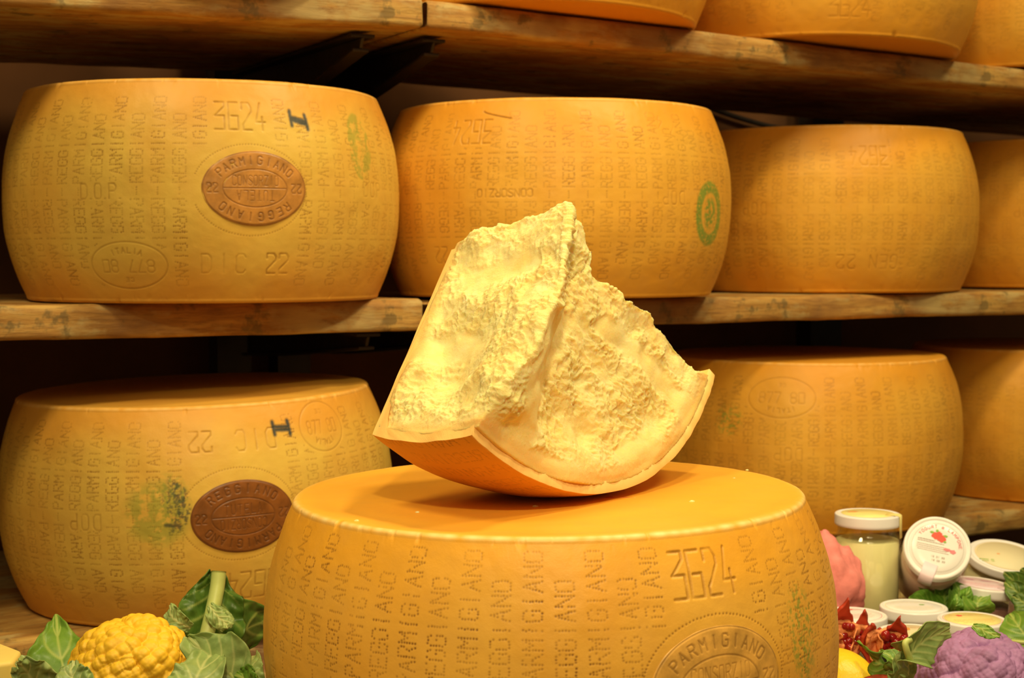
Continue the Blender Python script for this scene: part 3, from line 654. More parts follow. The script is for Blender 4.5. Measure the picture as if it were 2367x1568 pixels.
def hpos(r, s, tt):
    """r metres, s 0..1 across the sector, tt 0..1 from the broken middle plane to the flat face"""
    psi2 = np.interp(r, sr, sp); psi = -P1 + s * (psi2 + P1)
    s_in = s
    rt = np.interp(r, rid_r, rid_t)
    prof = np.interp(s_in, [0, 0.05, 0.15, 0.22, 0.40, 0.60, 0.85, 1.0], [1.0, 0.90, 0.42, -0.05, -0.36, -0.22, -0.05, 0.0])
    amp = np.abs(rt) * 0 + 0.033 * sstep(0, 0.05, r) * (1 - sstep(0.168, 0.206, r))
    tm = np.where(prof > 0, rt * prof, -prof * amp)
    # ledges on the broken face
    tm = tm + 0.004 * sstep(0.52, 0.56, s_in) * (1 - sstep(0.185, 0.2, r)) - 0.003 * np.exp(-((s_in - 0.33) / 0.04) ** 2)
    t = tt * (TH_ - 0.0025) + (1 - tt) * tm
    dl = 0.006 * np.exp(-((r - 0.178) / 0.016) ** 2 - ((t + 0.012) / 0.018) ** 2) - 0.006 * np.exp(-((r - 0.13) / 0.035) ** 2 - ((t - 0.06) / 0.03) ** 2) - 0.005 * np.exp(-((r - 0.055) / 0.02) ** 2 - ((t - 0.03) / 0.04) ** 2)
    psi = psi - (1 - s) ** 6 * dl / np.maximum(r, 0.03)
    return to3(r, psi, t)
def hface(fix, val, na, nb_):
    a, b = np.meshgrid(np.linspace(0, 1, na), np.linspace(0, 1, nb_), indexing='ij')
    q = {0: (np.full_like(a, val), a, b), 1: (a, np.full_like(a, val), b), 2: (a, b, np.full_like(a, val))}[fix]
    rmin = 0.006; rmax = radh(q[2] * TH_) - RT + 0.002
    rr = rmin + (rmax - rmin) * q[0]; return hpos(rr, q[1], q[2])
Vs, Fs, off = [], [], 0
NR, NS, NT = 90, 84, 44
for fix, val, na, nb_, fl in ((0, 0, NS, NT, 0), (0, 1, NS, NT, 1), (1, 0, NR, NT, 0), (1, 1, NR, NT, 1), (2, 0, NR, NS, 1), (2, 1, NR, NS, 0)):
    p = hface(fix, val, na, nb_); Vs.append(p.reshape(-1, 3)); Fs.append(gridfaces(na, nb_, off=off, flip=bool(fl))); off += na * nb_
tmp = npmesh('tmp', np.concatenate(Vs), Fs, PASTE)
import bmesh
bm = bmesh.new(); bm.from_mesh(tmp.data); bmesh.ops.remove_doubles(bm, verts=bm.verts, dist=2e-5); bmesh.ops.recalc_face_normals(bm, faces=bm.faces); bm.to_mesh(tmp.data); bm.free()
rm = tmp.modifiers.new('r', 'REMESH'); rm.mode = 'VOXEL'; rm.voxel_size = 0.00095
dg = bpy.context.evaluated_depsgraph_get(); dg.update()
ev = bpy.data.meshes.new_from_object(tmp.evaluated_get(dg)); bpy.data.objects.remove(tmp)
bm = bmesh.new(); bm.from_mesh(ev); bm.verts.ensure_lookup_table(); seen = set(); comps = []
for v0 in bm.verts:
    if v0.index in seen: continue
    st_ = [v0]; seen.add(v0.index); cc_ = []
    while st_:
        v = st_.pop(); cc_.append(v)
        for e_ in v.link_edges:
            o_ = e_.other_vert(v)
            if o_.index not in seen: seen.add(o_.index); st_.append(o_)
    comps.append(cc_)
comps.sort(key=len)
for cc_ in comps[:-1]: bmesh.ops.delete(bm, geom=cc_, context='VERTS')
bm.to_mesh(ev); bm.free(); ev.update()
nv = len(ev.vertices); co = np.empty(nv * 3); ev.vertices.foreach_get('co', co); co = co.reshape(-1, 3)
nrm = np.empty(nv * 3, np.float32); ev.vertex_normals.foreach_get('vector', nrm); nrm = nrm.reshape(-1, 3)
rel = co - OH; la = rel @ h_; lb = -(rel @ v_); lt = -(rel @ n_); lr = np.hypot(la, lb)
din = radh(np.clip(lt, 0, 1)) - RT - lr                    # distance in from the rind
fromflat = TH_ - lt
inner = sstep(-0.002, 0.004, din) * sstep(0.001, 0.006, fromflat)
smooth_zone = sstep(0.004, 0.022, din + 0.006 * pn(co * 60)) * sstep(0.003, 0.014, fromflat)
patch = 0.18 + 0.82 * sstep(-0.42, 0.08, pn(co * 22 + 4.2) + 0.5 * pn(co * 52 + 9))
# the smooth slope just right of the ridge
s_ang = np.arctan2(la, lb)
slope = np.exp(-((s_ang + 0.49 - (0.17 - lr) * 0.9) / 0.085) ** 2) * sstep(0.07, 0.1, lr) * (1 - sstep(0.17, 0.19, lr)) * (lt < 0.02)
crumb = np.clip(0.12 + 0.88 * smooth_zone * patch, 0, 1) * (1 - 0.8 * slope)
bil = lambda p: 1 - 2.2 * np.abs(pn(p))
d = (bil(co * 62) * 0.0011 + bil(co * 125 + 5) * 0.0017 + bil(co * 250) * 0.0011 + pn(co * 520) * 0.0007) * crumb
# smooth fracture bands, pits and knobs, each at its own spot on the two broken faces
dpt = co[:, 1] * math.cos(PIT) - co[:, 2] * math.sin(PIT); ux = CX + FPX * co[:, 0] / dpt; uy = CY - FPX * (co[:, 1] * math.sin(PIT) + co[:, 2] * math.cos(PIT)) / dpt
facing = (nrm @ np.array([0, 1.0, 0])) < 0.25
def seg(x0, y0, x1, y1, w_):
    t = np.clip(((ux - x0) * (x1 - x0) + (uy - y0) * (y1 - y0)) / ((x1 - x0) ** 2 + (y1 - y0) ** 2), 0, 1)
    return (1 - sstep(0.6, 1.25, np.hypot(ux - x0 - t * (x1 - x0), uy - y0 - t * (y1 - y0)) / w_ + 0.25 * pn(co * 70))) * facing
flatb = np.maximum.reduce([seg(1285, 735, 1215, 1000, 27), seg(1400, 745, 1610, 965, 26), seg(1090, 655, 1230, 600, 26), seg(985, 815, 1080, 790, 34), seg(1430, 1050, 1500, 1040, 22), seg(1110, 1020, 1290, 1085, 24)])
crumb = crumb * (1 - 0.92 * flatb)
d = d * (1 - 0.92 * flatb)
for px_, py_, r_, a_ in ((1040, 868, 30, -.0035), (1290, 965, 34, -.0045), (1345, 1010, 30, -.003), (1540, 955, 32, -.004), (1330, 880, 26, -.003), (1180, 990, 26, -.004), (1290, 600, 14, -.004), (1110, 570, 30, .002), (1168, 925, 34, .004), (893, 900, 16, .005), (1460, 695, 9, .004), (1565, 790, 9, .003), (1655, 868, 8, .002), (1155, 522, 7, .004), (1440, 860, 24, -.003)):
    d += a_ * np.exp(-((ux - px_) ** 2 + (uy - py_) ** 2) / r_ ** 2) * facing
d += fbm(co * 22, 2) * 0.0028 * inner + fbm(co * 9 + 3, 2) * 0.004 * smooth_zone
d *= inner
vec = lambda p, o=2: np.stack([fbm(p + 11.3, o), fbm(p + 47.1, o), fbm(p + 83.9, o)], 1)
wm = (inner * sstep(0.0, 0.03, din) * sstep(0.002, 0.02, fromflat))[:, None]
co2 = co + nrm * d[:, None] + (vec(co * 16) * 0.0048 + vec(co * 42) * 0.0020) * wm
ev.vertices.foreach_set('co', (co2 - OH).ravel()); ev.update()
ev.polygons.foreach_set('use_smooth', np.ones(len(ev.polygons), bool))
for k, a in (('crumb', 0.35 + 0.65 * crumb), ('crust', 1 - sstep(0.001, 0.012, np.minimum(din, fromflat - 0.004)))):
    q = ev.attributes.new(k, 'FLOAT', 'POINT'); q.data.foreach_set('value', a.astype(np.float32))
ev.materials.clear(); ev.materials.append(PASTE)
chunk = empty('cheese_chunk', OH); tag(chunk, 'broken crumbly wedge of pale cheese balanced on the foreground wheel', 'cheese')
po = bpy.data.objects.new('paste', ev); link(po, chunk)
# rind shell
mk = Marks(0.2274, 200); mk.columns([-160 + k * PITCH for k in range(15)], 0, [], 1.0, 113.7, dot=0.62)
psis = np.concatenate([[-P1], np.linspace(-P1 + 0.0012, P2 - 0.0012, 328), [P2]]); npsi = len(psis)
t_out = np.linspace(0, TH_, 130)
prof = [(radh(t), t, 1) for t in t_out] + [(r, TH_ + 0.0004, 1) for r in np.linspace(radh(TH_) - 0.003, 0.012, 50)] + [(r, TH_ - 0.0038, 0) for r in np.linspace(0.012, radh(TH_) - RT, 50)] + [(radh(t) - RT, t, 0) for t in np.linspace(TH_ - 0.0042, 0.0, 59)] + [(radh(0) - 0.0001, 0.0, 0)]
prof = np.array(prof); npf = len(prof)
PS = np.repeat(psis[:, None], npf, 1); RR = np.repeat(prof[None, :, 0], npsi, 0); TT = np.repeat(prof[None, :, 1], npsi, 0); OU = np.repeat(prof[None, :, 2], npsi, 0); OU[0] = 0.1; OU[-1] = 0.1
# ragged broken edges
endw = np.exp(-(np.minimum(PS + P1, P2 - PS) / 0.012) ** 2)
tE = np.exp(-(TT / 0.004) ** 2)
TT = TT + tE * (fbm(np.stack([PS * 14, RR * 20, PS * 0], -1), 3) * 0.0009 + 0.0004)
lin = sstep(0, 1, np.clip((RR - 0.012) / 0.03, 0, 1))
PSs = PS + endw * fbm(np.stack([RR * 26, TT * 40, np.sign(PS)], -1), 2) * 0.006 * lin
# flat face rind follows the broken right and left edges
flat = (TT > TH_ - 0.008) & (RR < radh(TH_) - 0.002)
ink = mk.sample('ink', PS * RB * 1000, 113.7 + TT * 1000) * OU * (~flat); hg = mk.sample('height', PS * RB * 1000, 113.7 + TT * 1000) * OU * (~flat) / 1000
Q = to3(RR, PSs, TT); rdir = Q - (OH - TT[..., None] * n_); rdir /= np.linalg.norm(rdir, axis=-1)[..., None]
Q = Q + rdir * (hg + (fbm(Q * 30, 2) * 0.0007))[..., None]
V = (Q - OH).reshape(-1, 3); F = [gridfaces(npsi, npf, flip=True)]
I = np.arange(npsi - 1); F.append(np.stack([I * npf + npf - 1, (I + 1) * npf + npf - 1, (I + 1) * npf, I * npf], 1)[:, ::-1])
# end caps as strips between the outer and the inner line
o_idx = list(range(0, 180)); i_idx = list(range(npf - 1, 179, -1))
def capf(base, fl):
    a = np.interp(np.linspace(0, 1, 180), np.linspace(0, 1, len(i_idx)), i_idx).round().astype(int); f = []
    for k in range(179):
        q_ = [o_idx[k], o_idx[k + 1], a[k + 1], a[k]]
        if a[k + 1] == a[k]: q_ = q_[:3]
        f.append(tuple(base + x for x in (q_ if not fl else q_[::-1])))
    return f
c1 = capf(0, False); c2 = capf((npsi - 1) * npf, True)
quads = np.array([f for f in c1 + c2 if len(f) == 4]); tris = np.array([f for f in c1 + c2 if len(f) == 3])
F.append(quads); 
if len(tris): F.append(tris)
outer = OU.copy() * 1.0; ncap = len(c1) + len(c2)
rd = npmesh('rind', V, F, RINDCUT, chunk, attrs={'ink': ink.ravel(), 'outer': (outer * (1 - 0.8 * np.exp(-(TT / 0.0012) ** 2))).ravel() * np.where(flat.ravel(), 0.55, 1.0)})
sm_ = np.ones(len(rd.data.polygons), bool); sm_[-ncap:] = False; rd.data.polygons.foreach_set('use_smooth', sm_)
tag(rd, 'orange rind with dotted lettering')

# crumbs and a thread on the foreground wheel
def crumb_at(px, py, size, k):
    d = ray(px, py); t = (ZT + 0.0005) / d[2]; p = d * t; zt_ = ZT + (p[0] - 0.0304) * math.tan(math.radians(0.6))
    bm = bmesh.new(); bmesh.ops.create_icosphere(bm, subdivisions=2, radius=size)
    for v in bm.verts:
        q = np.array(v.co) / size; f = 1 + 0.45 * float(pn(q * 1.3 + k * 7.7)); v.co = Vector(q * size * f * (1.2, 1, 0.7))
    me = bpy.data.meshes.new('cheese_crumb'); bm.to_mesh(me); bm.free(); me.materials.append(PASTE)
    for nm in ('crumb', 'crust'):
        q = me.attributes.new(nm, 'FLOAT', 'POINT')
    o = link(bpy.data.objects.new('cheese_crumb', me)); place(o, (p[0], p[1], zt_ - 0.0012 + size * 0.55))
    return o
CR = [(824, 1198, 1.6, 'crumb near the left rim of the foreground wheel'), (880, 1179, .8, 'tiny crumb left of the shadow, left of its larger neighbour'), (965, 1180, 1.6, 'crumb lying in the shadow left of the chunk'),
      (1237, 1169, 1.7, 'largest crumb in the shadow right below the chunk'), (1266, 1171, .8, 'tiny crumb just right of the largest shadow crumb'), (1299, 1167, .8, 'second tiny crumb right of the largest shadow crumb'),
      (1335, 1162, .9, 'tiny crumb in front of the chunk left of the red thread'), (1468, 1151, .9, 'crumb at the right end of the red thread'), (1599, 1161, 1.6, 'brightest crumb on the open right half of the wheel top'),
      (1578, 1106, .9, 'crumb behind right of the chunk on the wheel top'), (1697, 1107, .8, 'crumb toward the right of the wheel top'), (1727, 1089, 1.1, 'crumb nearest the back right rim of the wheel')]
for k, (px, py, sz, lb) in enumerate(CR): tag(crumb_at(px, py, sz / 1000, k), lb, 'crumb', 'cheese crumbs on the foreground wheel')
def on_top(px, py, h=0.0):
    d = ray(px, py); return d * ((ZT + h) / d[2])
THR = plain('red_thread', (0.45, 0.03, 0.01), 0.6)
th = tube('red_thread', spline([on_top(1392, 1153, -0.0002), on_top(1410, 1150.5, 0.0004), on_top(1425, 1152, 0), on_top(1445, 1151, 0.0003), on_top(1466, 1151.5, 0)], 30), 0.0005, THR, n=6)
place(th, (0, 0, 0)); tag(th, 'fine red thread on the wheel top below the chunk', 'thread')

# ------------------------------------------------------------------ counter
def poly_slab(name, pts, z0, z1, mat):
    n = len(pts); V = [(x, y, z0) for x, y in pts] + [(x, y, z1) for x, y in pts]
    F = [tuple(range(n))[::-1], tuple(range(n, 2 * n))] + [(i, (i + 1) % n, n + (i + 1) % n, n + i) for i in range(n)]
    return place(npmesh(name, V, F, mat, smooth=False), (0, 0, 0))
bk = lambda x, o=0.015: E0[1] + (x - E0[0]) * DIR[1] / DIR[0] - o
ct = poly_slab('counter', [(-0.8, 0.55), (1.5, 0.55), (1.5, 2.0), (bk(0) * 0 + 0.42, 2.0), (-0.8, bk(-0.8))], -0.44, -0.4045, COUNTER); tag(ct, 'dark wooden counter under the foreground wheel and vegetables', 'counter')
cbse = poly_slab('counter_base', [(-0.74, 0.62), (1.44, 0.62), (1.44, 1.94), (0.40, 1.94), (-0.74, bk(-0.74, 0.06))], -1.35, -0.4401, COUNTER); cbse.name = 'cabinet'
cbse.parent = ct; cbse.location = (0, 0, 0)
ZCN = -0.4045

# ------------------------------------------------------------------ leaves
def leaf_mat(name, c1, c2, vein):
    m = N(name); f = m.noise(55, 5, 0.6)
    c = m.ramp(f, [(0.35, c1), (0.65, c2)]); c = m.mix(m.mul(m.attr('vein'), 0.8), c, vein)
    m.col(c); m.bump(m.noise(160, 3), 0.4, 0.001); m.set(Roughness=0.42); m.b.inputs['Specular IOR Level'].default_value = 0.4
    return m.m
L_DARK = leaf_mat('leaf_dark', (0.045, 0.11, 0.012), (0.10, 0.19, 0.025), (0.35, 0.42, 0.10))
L_MID = leaf_mat('leaf_mid', (0.10, 0.22, 0.02), (0.17, 0.32, 0.035), (0.42, 0.50, 0.12))
L_PALE = leaf_mat('leaf_pale', (0.22, 0.33, 0.10), (0.34, 0.44, 0.14), (0.58, 0.62, 0.25))
L_BAS = leaf_mat('leaf_basil', (0.08, 0.20, 0.015), (0.15, 0.34, 0.03), (0.30, 0.46, 0.08))
STEM = plain('pale_stem', (0.52, 0.60, 0.18), 0.45, 0.12, 60)
def leaf(name, spine, widths, side, mat, parent, origin, cup=0.25, ruffle=0.004, seed=0, rib=0.0, nveins=5, twist=0, nu=100, nvv=41, rf=6.0):
    """spine: list of 3-D points (camera-relative); widths: half width along it; side: rough sideways direction"""
    S = spline(spine, nu) ; n = len(S); wv = np.interp(np.linspace(0, 1, n), np.linspace(0, 1, len(widths)), widths)
    kk = max(3, n // 10); wv = np.convolve(np.pad(wv, kk, mode='edge'), np.ones(2 * kk + 1) / (2 * kk + 1), 'valid'); wv[0] = min(wv[0], widths[0] + .001); wv[-1] = widths[-1]
    T = np.gradient(S, axis=0); T /= np.linalg.norm(T, axis=1)[:, None]
    sd = np.array(side, float)[None] - (T @ np.array(side, float))[:, None] * T; sd /= np.linalg.norm(sd, axis=1)[:, None]
    if twist:
        a = np.linspace(0, twist, n)[:, None]; nn = np.cross(T, sd); sd = sd * np.cos(a) + nn * np.sin(a)
    nn = np.cross(sd, T)
    q = np.linspace(-1, 1, nvv)[None, :]
    edge = 1 + 0.045 * fbm(np.stack([np.repeat(np.linspace(0, rf, n)[:, None], nvv, 1), np.sign(q) * 3 + 0 * wv[:, None], np.full((n, nvv), seed * 3.3)], -1), 2) * np.abs(q)
    X = q * wv[:, None] * edge
    ruf = ruffle * np.abs(q) ** 2 * (fbm(np.stack([np.repeat(np.linspace(0, rf, n)[:, None], nvv, 1), q * 1.5 + 0 * wv[:, None], np.full((n, nvv), seed * 1.7)], -1), 2)) * 2
    Hh = cup * np.abs(X) ** 1.5 / max(wv.max(), 1e-4) ** 0.5 + ruf
    along = np.linspace(0, 1, n)[:, None] + 0 * q
    ph = (along - 0.33 * np.abs(q)) * nveins; fr = np.abs(ph - np.round(ph)); vein = np.clip(1.3 - fr / 0.10, 0, 1) * (ph > 0) * (1 - np.abs(q)) ** .5
    vein = np.maximum(vein, np.clip(1.4 - np.abs(X) / 0.0010, 0, 1))
    pk = 0.0010 * np.abs(np.sin(ph * PI)) * np.clip(1 - np.abs(q), 0, 1)
    V = S[:, None] + sd[:, None] * X[..., None] + nn[:, None] * (Hh + pk)[..., None] - origin
    o = npmesh(name, V.reshape(-1, 3), gridfaces(n, nvv), mat, parent, attrs={'vein': vein.ravel()})
    so = o.modifiers.new('thick', 'SOLIDIFY'); so.thickness = 0.0007; so.offset = 0
    if rib:
        tp = np.linspace(1, 0.25, n); r = tube('midrib', S - origin - nn * rib * 0.3, rib, STEM, o, 8, tp); tag(r, 'pale midrib')
    return o

# ------------------------------------------------------------------ cauliflowers
def fib(n, zmin=-0.3):
    k = np.arange(n) + 0.5; z = 1 - k / n * (1 - zmin); a = k * 2.399963; r = np.sqrt(1 - z * z)
    return np.stack([r * np.cos(a), r * np.sin(a), z], 1)
def curd(name, rad, n1, n2, a1, a2, mat, parent, seed, squash=0.85, sub=6, n3=0, a3=0):
    bm = bmesh.new(); bmesh.ops.create_icosphere(bm, subdivisions=sub, radius=1.0)
    me = bpy.data.meshes.new(name); bm.to_mesh(me); bm.free()
    nv = len(me.vertices); co = np.empty(nv * 3); me.vertices.foreach_get('co', co); co = co.reshape(-1, 3)
    rg = np.random.RandomState(seed)
    def level(p, n, jit):
        c = fib(n, -0.6) + rg.normal(size=(n, 3)) * jit; c /= np.linalg.norm(c, axis=1)[:, None]; sp = math.sqrt(4 * PI * 0.8 / n)
        best = np.full(len(p), 9.0); hh = np.zeros(len(p)); amp = 0.75 + 0.5 * rg.rand(n)
        for i in range(0, len(p), 4096):
            dd = np.sqrt(np.clip(2 - 2 * p[i:i + 4096] @ c.T, 0, None)); j = dd.argmin(1); m_ = dd[np.arange(len(j)), j]
            hh[i:i + 4096] = np.sqrt(np.clip(1 - (m_ / (sp * 0.74)) ** 2, 0, 1)) * amp[j]
        return hh
    f = 1 + a1 * level(co, n1, 0.09) + a2 * level(co, n2, 0.018)
    if n3: f = f + a3 * level(co, n3, 0.008)
    V = co * f[:, None] * rad; V[:, 2] *= squash; low = V[:, 2] < -rad * 0.45; V[low, 2] = -rad * 0.45 + (V[low, 2] + rad * 0.45) * 0.45
    me.vertices.foreach_set('co', V.ravel()); me.update(); me.polygons.foreach_set('use_smooth', np.ones(len(me.polygons), bool)); me.materials.append(mat)
    return link(bpy.data.objects.new(name, me), parent)
CY_ = plain('yellow_curd', (0.93, 0.56, 0.03), 0.5, 0.10, 90, 0.4, sss=0.1); CP_ = plain('purple_curd', (0.38, 0.19, 0.42), 0.6, 0.16, 90, 0.3, bump=0.0006)
oc = np.array([-0.288, 1.15, ZCN]); cf = empty('cauliflower', oc)
tag(cf, 'bright yellow cauliflower head in green leaves at the lower left', 'vegetable')
cu = curd('curd', 0.0385, 24, 230, 0.17, 0.13, CY_, cf, 3, 0.93, 7, 1300, 0.026); cu.location = at(306, 1566, 1.15) - oc
tube('stalk', [(0, 0, 0.0), (0.002, 0, 0.02), (0, 0, 0.07)], 0.018, STEM, cf, 14)
def A(px, py, Y): return at(px, py, Y)
# leaf behind left
leaf('leaf', [A(170, 1640, 1.17), A(150, 1560, 1.18), A(135, 1490, 1.20), A(130, 1422, 1.23)], [0.018, 0.031, 0.029, 0.014, 0.001], (1, .25, 0), L_MID, cf, oc, 0.2, 0.004, 1, 0, 4)
leaf('leaf', [A(90, 1640, 1.12), A(80, 1590, 1.11), A(60, 1550, 1.10), A(38, 1530, 1.09)], [0.012, 0.02, 0.014, 0.002], (0.6, .1, 0.8), L_PALE, cf, oc, 0.3, 0.006, 2, 0.0015)
leaf('leaf', [A(200, 1650, 1.08), A(185, 1600, 1.075), A(165, 1560, 1.08), A(172, 1530, 1.09)], [0.012, 0.015, 0.012, 0.002], (1, .2, 0.2), L_PALE, cf, oc, 0.5, 0.004, 3)
# tall folded leaf with the cut stalk
leaf('leaf', [A(500, 1324, 1.27), A(492, 1380, 1.26), A(478, 1440, 1.25), A(455, 1500, 1.24), A(440, 1580, 1.22)], [0.006, 0.022, 0.03, 0.024, 0.012], (1, .45, 0.0), L_DARK, cf, oc, -0.45, 0.007, 4, 0, 5)
tb = tube('leaf_stalk', spline([A(506, 1321, 1.262), A(502, 1360, 1.258), A(492, 1410, 1.25), A(478, 1470, 1.24), A(465, 1540, 1.22)], 30) - oc, 0.0062, STEM, cf, 14, np.concatenate([[0.0, 0.85, 1.0], np.linspace(1, 1.35, 27)]) if False else None)
leaf('leaf', [A(440, 1452, 1.22), A(415, 1440, 1.215), A(398, 1425, 1.22), A(395, 1400, 1.23)], [0.004, 0.008, 0.010, 0.002], (0.5, .2, 0.9), L_PALE, cf, oc, 0.3, 0.003, 5)
leaf('leaf', [A(470, 1520, 1.25), A(530, 1480, 1.26), A(580, 1450, 1.29), A(640, 1430, 1.34)], [0.012, 0.028, 0.034, 0.02, 0.004], (0.1, .35, 1), L_DARK, cf, oc, 0.25, 0.005, 6, 0, 5)
leaf('leaf', [A(484, 1398, 1.245), A(500, 1422, 1.235), A(520, 1440, 1.23), A(527, 1452, 1.225)], [0.003, 0.009, 0.008, 0.001], (0.7, .2, 0.6), L_PALE, cf, oc, 0.3, 0.003, 7)
# pale leaf lying on the right of the head
leaf('leaf', [A(555, 1590, 1.10), A(520, 1545, 1.10), A(480, 1515, 1.105), A(437, 1474, 1.12)], [0.006, 0.022, 0.026, 0.016, 0.001], (0.65, 0.15, 0.8), L_PALE, cf, oc, 0.25, 0.005, 8, 0.0022, 5)
leaf('leaf', [A(430, 1640, 1.07), A(445, 1590, 1.07), A(470, 1540, 1.085), A(500, 1500, 1.12)], [0.012, 0.02, 0.018, 0.004], (1, .1, 0.0), L_PALE, cf, oc, 0.2, 0.004, 12, 0.0, 5)
leaf('leaf', [A(570, 1620, 1.12), A(565, 1575, 1.12), A(572, 1540, 1.13), A(588, 1518, 1.15)], [0.012, 0.016, 0.013, 0.003], (1, .3, 0.3), L_PALE, cf, oc, 0.5, 0.004, 9, 0, 4, rf=7)
leaf('leaf', [A(590, 1640, 1.07), A(575, 1600, 1.08), A(570, 1575, 1.09), A(545, 1560, 1.10)], [0.012, 0.016, 0.013, 0.003], (0.5, .3, 1), L_MID, cf, oc, 0.5, 0.004, 10, 0, 4, rf=7)

op = np.array([*at(2262, 1585, 1.25)[:2], ZCN]); pf = empty('cauliflower', op)
tag(pf, 'purple cauliflower head at the lower right corner', 'vegetable')
cu = curd('curd', 0.0375, 15, 170, 0.26, 0.11, CP_, pf, 12, 0.95, 7, 1500, 0.032); cu.location = at(2262, 1590, 1.25) - op; tag(cu, None)
tube('stalk', [(0, 0, 0.0), (0.002, 0, 0.02), (0, 0, 0.06)], 0.016, STEM, pf, 14)
leaf('leaf', [A(2098, 1562, 1.19), A(2102, 1520, 1.185), A(2140, 1480, 1.19), A(2196, 1458, 1.20)], [0.004, 0.016, 0.019, 0.015, 0.006], (0.45, .15, 1), L_PALE, pf, op, -0.3, 0.003, 20, 0, 7)
tube('leaf_stalk', spline([A(2106, 1532, 1.178), A(2096, 1505, 1.172), A(2093, 1487, 1.172), A(2104, 1479, 1.175)], 20) - op, 0.0026, STEM, pf, 10)
leaf('leaf', [A(2060, 1600, 1.20), A(2078, 1560, 1.195), A(2090, 1525, 1.19), A(2100, 1495, 1.19)], [0.006, 0.011, 0.010, 0.002], (1, .2, 0.2), L_PALE, pf, op, 0.3, 0.003, 21)
leaf('leaf', [A(2248, 1447, 1.19), A(2270, 1455, 1.185), A(2290, 1465, 1.182), A(2312, 1471, 1.18)], [0.002, 0.006, 0.005, 0.001], (0.3, .6, 0.8), L_MID, pf, op, 0.2, 0.001, 22, 0, 3)
leaf('leaf', [A(2380, 1500, 1.30), A(2360, 1515, 1.29), A(2345, 1535, 1.28), A(2335, 1556, 1.27)], [0.012, 0.016, 0.01, 0.001], (0.7, .2, 0.7), L_MID, pf, op, 0.2, 0.003, 23)
tube('leaf_stalk', spline([A(2325, 1482, 1.285), A(2345, 1484, 1.275), A(2375, 1487, 1.27), A(2400, 1486, 1.27)], 16) - op, 0.0018, STEM, pf, 10)

# ------------------------------------------------------------------ yogurt jars
def glass_mat():
    m = N('jar_glass'); lw_ = m.n('LayerWeight'); lw_.inputs[0].default_value = 0.5; fc = m.mul(m.mul(lw_.outputs['Facing'], 4.0, 'POWER'), 0.35)
    tr = m.n('BsdfTransparent'); tr.inputs[0].default_value = (0.965, 0.975, 0.95, 1); gl = m.n('BsdfGlossy'); gl.inputs['Roughness'].default_value = 0.04
    mx = m.n('MixShader'); m.l(m.mul(fc, 0.05, 'ADD'), mx.inputs[0]); m.l(tr.outputs[0], mx.inputs[1]); m.l(gl.outputs[0], mx.inputs[2])
    m.l(mx.outputs[0], m.t.nodes['Material Output'].inputs['Surface']); return m.m
GLASS = glass_mat()
def yog(name, c): return plain(name, c, 0.5, 0.02, 30, 0.4)
Y_CREAM = yog('cream_yogurt', (0.88, 0.80, 0.42)); Y_PINK = yog('pink_yogurt', (0.82, 0.56, 0.48)); Y_WHITE = yog('white_yogurt', (0.80, 0.74, 0.50)); Y_BERRY = yog('berry_yogurt', (0.28, 0.13, 0.12))
def disc_prints(par, R, z, specs):
    """specs: list of (kind, material, data) drawn as thin raised ink on the lid; x right, y away"""
    for kind, mat, dat in specs:
        V, F = [], []
        def quad(p, q, wd):
            p = np.array(p, float); q = np.array(q, float); d = q - p; L_ = np.linalg.norm(d) + 1e-9; d /= L_; nx = np.array([-d[1], d[0]]) * wd / 2; p = p - d * wd * .3; q = q + d * wd * .3
            b = len(V); V.extend([(*(p - nx), z), (*(q - nx), z), (*(q + nx), z), (*(p + nx), z)]); F.append((b, b + 1, b + 2, b + 3))
        if kind == 'arc':
            txt, rr, gw, gh, a0, a1, wd = dat
            for k, ch in enumerate(txt):
                t = math.radians(a0 + (a1 - a0) * k / (len(txt) - 1)); c = np.array([rr * math.cos(t), rr * math.sin(t)])
                for pl in G.get(ch, []):
                    q = rot2(np.array(pl, float) * (gw / 4, gh / 6) - (gw / 2, gh / 2), math.degrees(t) - 90) + c
                    for a, b in zip(q[:-1], q[1:]): quad(a, b, wd)
        elif kind == 'lines':
            for (x0, x1, y, wd, dash) in dat:
                x = x0
                while x < x1:
                    l = dash * (0.5 + random.random()); quad((x, y), (min(x + l, x1), y), wd); x += l + dash * 0.35
        elif kind == 'text':
            for (txt, cx, cy, gw, gh, adv, wd) in dat:
                for k, ch in enumerate(txt):
                    for pl in G.get(ch, []):
                        q = np.array(pl, float) * (gw / 4, gh / 6) - (gw / 2, gh / 2) + (cx + (k - (len(txt) - 1) / 2) * adv, cy)
                        for a, b in zip(q[:-1], q[1:]): quad(a, b, wd)
        elif kind == 'blob':
            for (x, y, a, b_, zz) in dat:
                b = len(V); n = 20
                for k in range(n): t = 2 * PI * k / n; rr = 1 + 0.12 * math.sin(5 * t + x * 900); V.append((x + a * rr * math.cos(t), y + b_ * rr * math.sin(t), z + zz))
                F.append(tuple(range(b, b + n)))
        elif kind == 'ring':
            rr, wd = dat; n = 60; b = len(V)
            for k in range(n):
                t = 2 * PI * k / n; V += [((rr - wd / 2) * math.cos(t), (rr - wd / 2) * math.sin(t), z), ((rr + wd / 2) * math.cos(t), (rr + wd / 2) * math.sin(t), z)]
            for k in range(n): k2 = (k + 1) % n; F.append((b + 2 * k, b + 2 * k + 1, b + 2 * k2 + 1, b + 2 * k2))
        if V:
            o = npmesh('lid_print', V, F, mat, par, smooth=False)
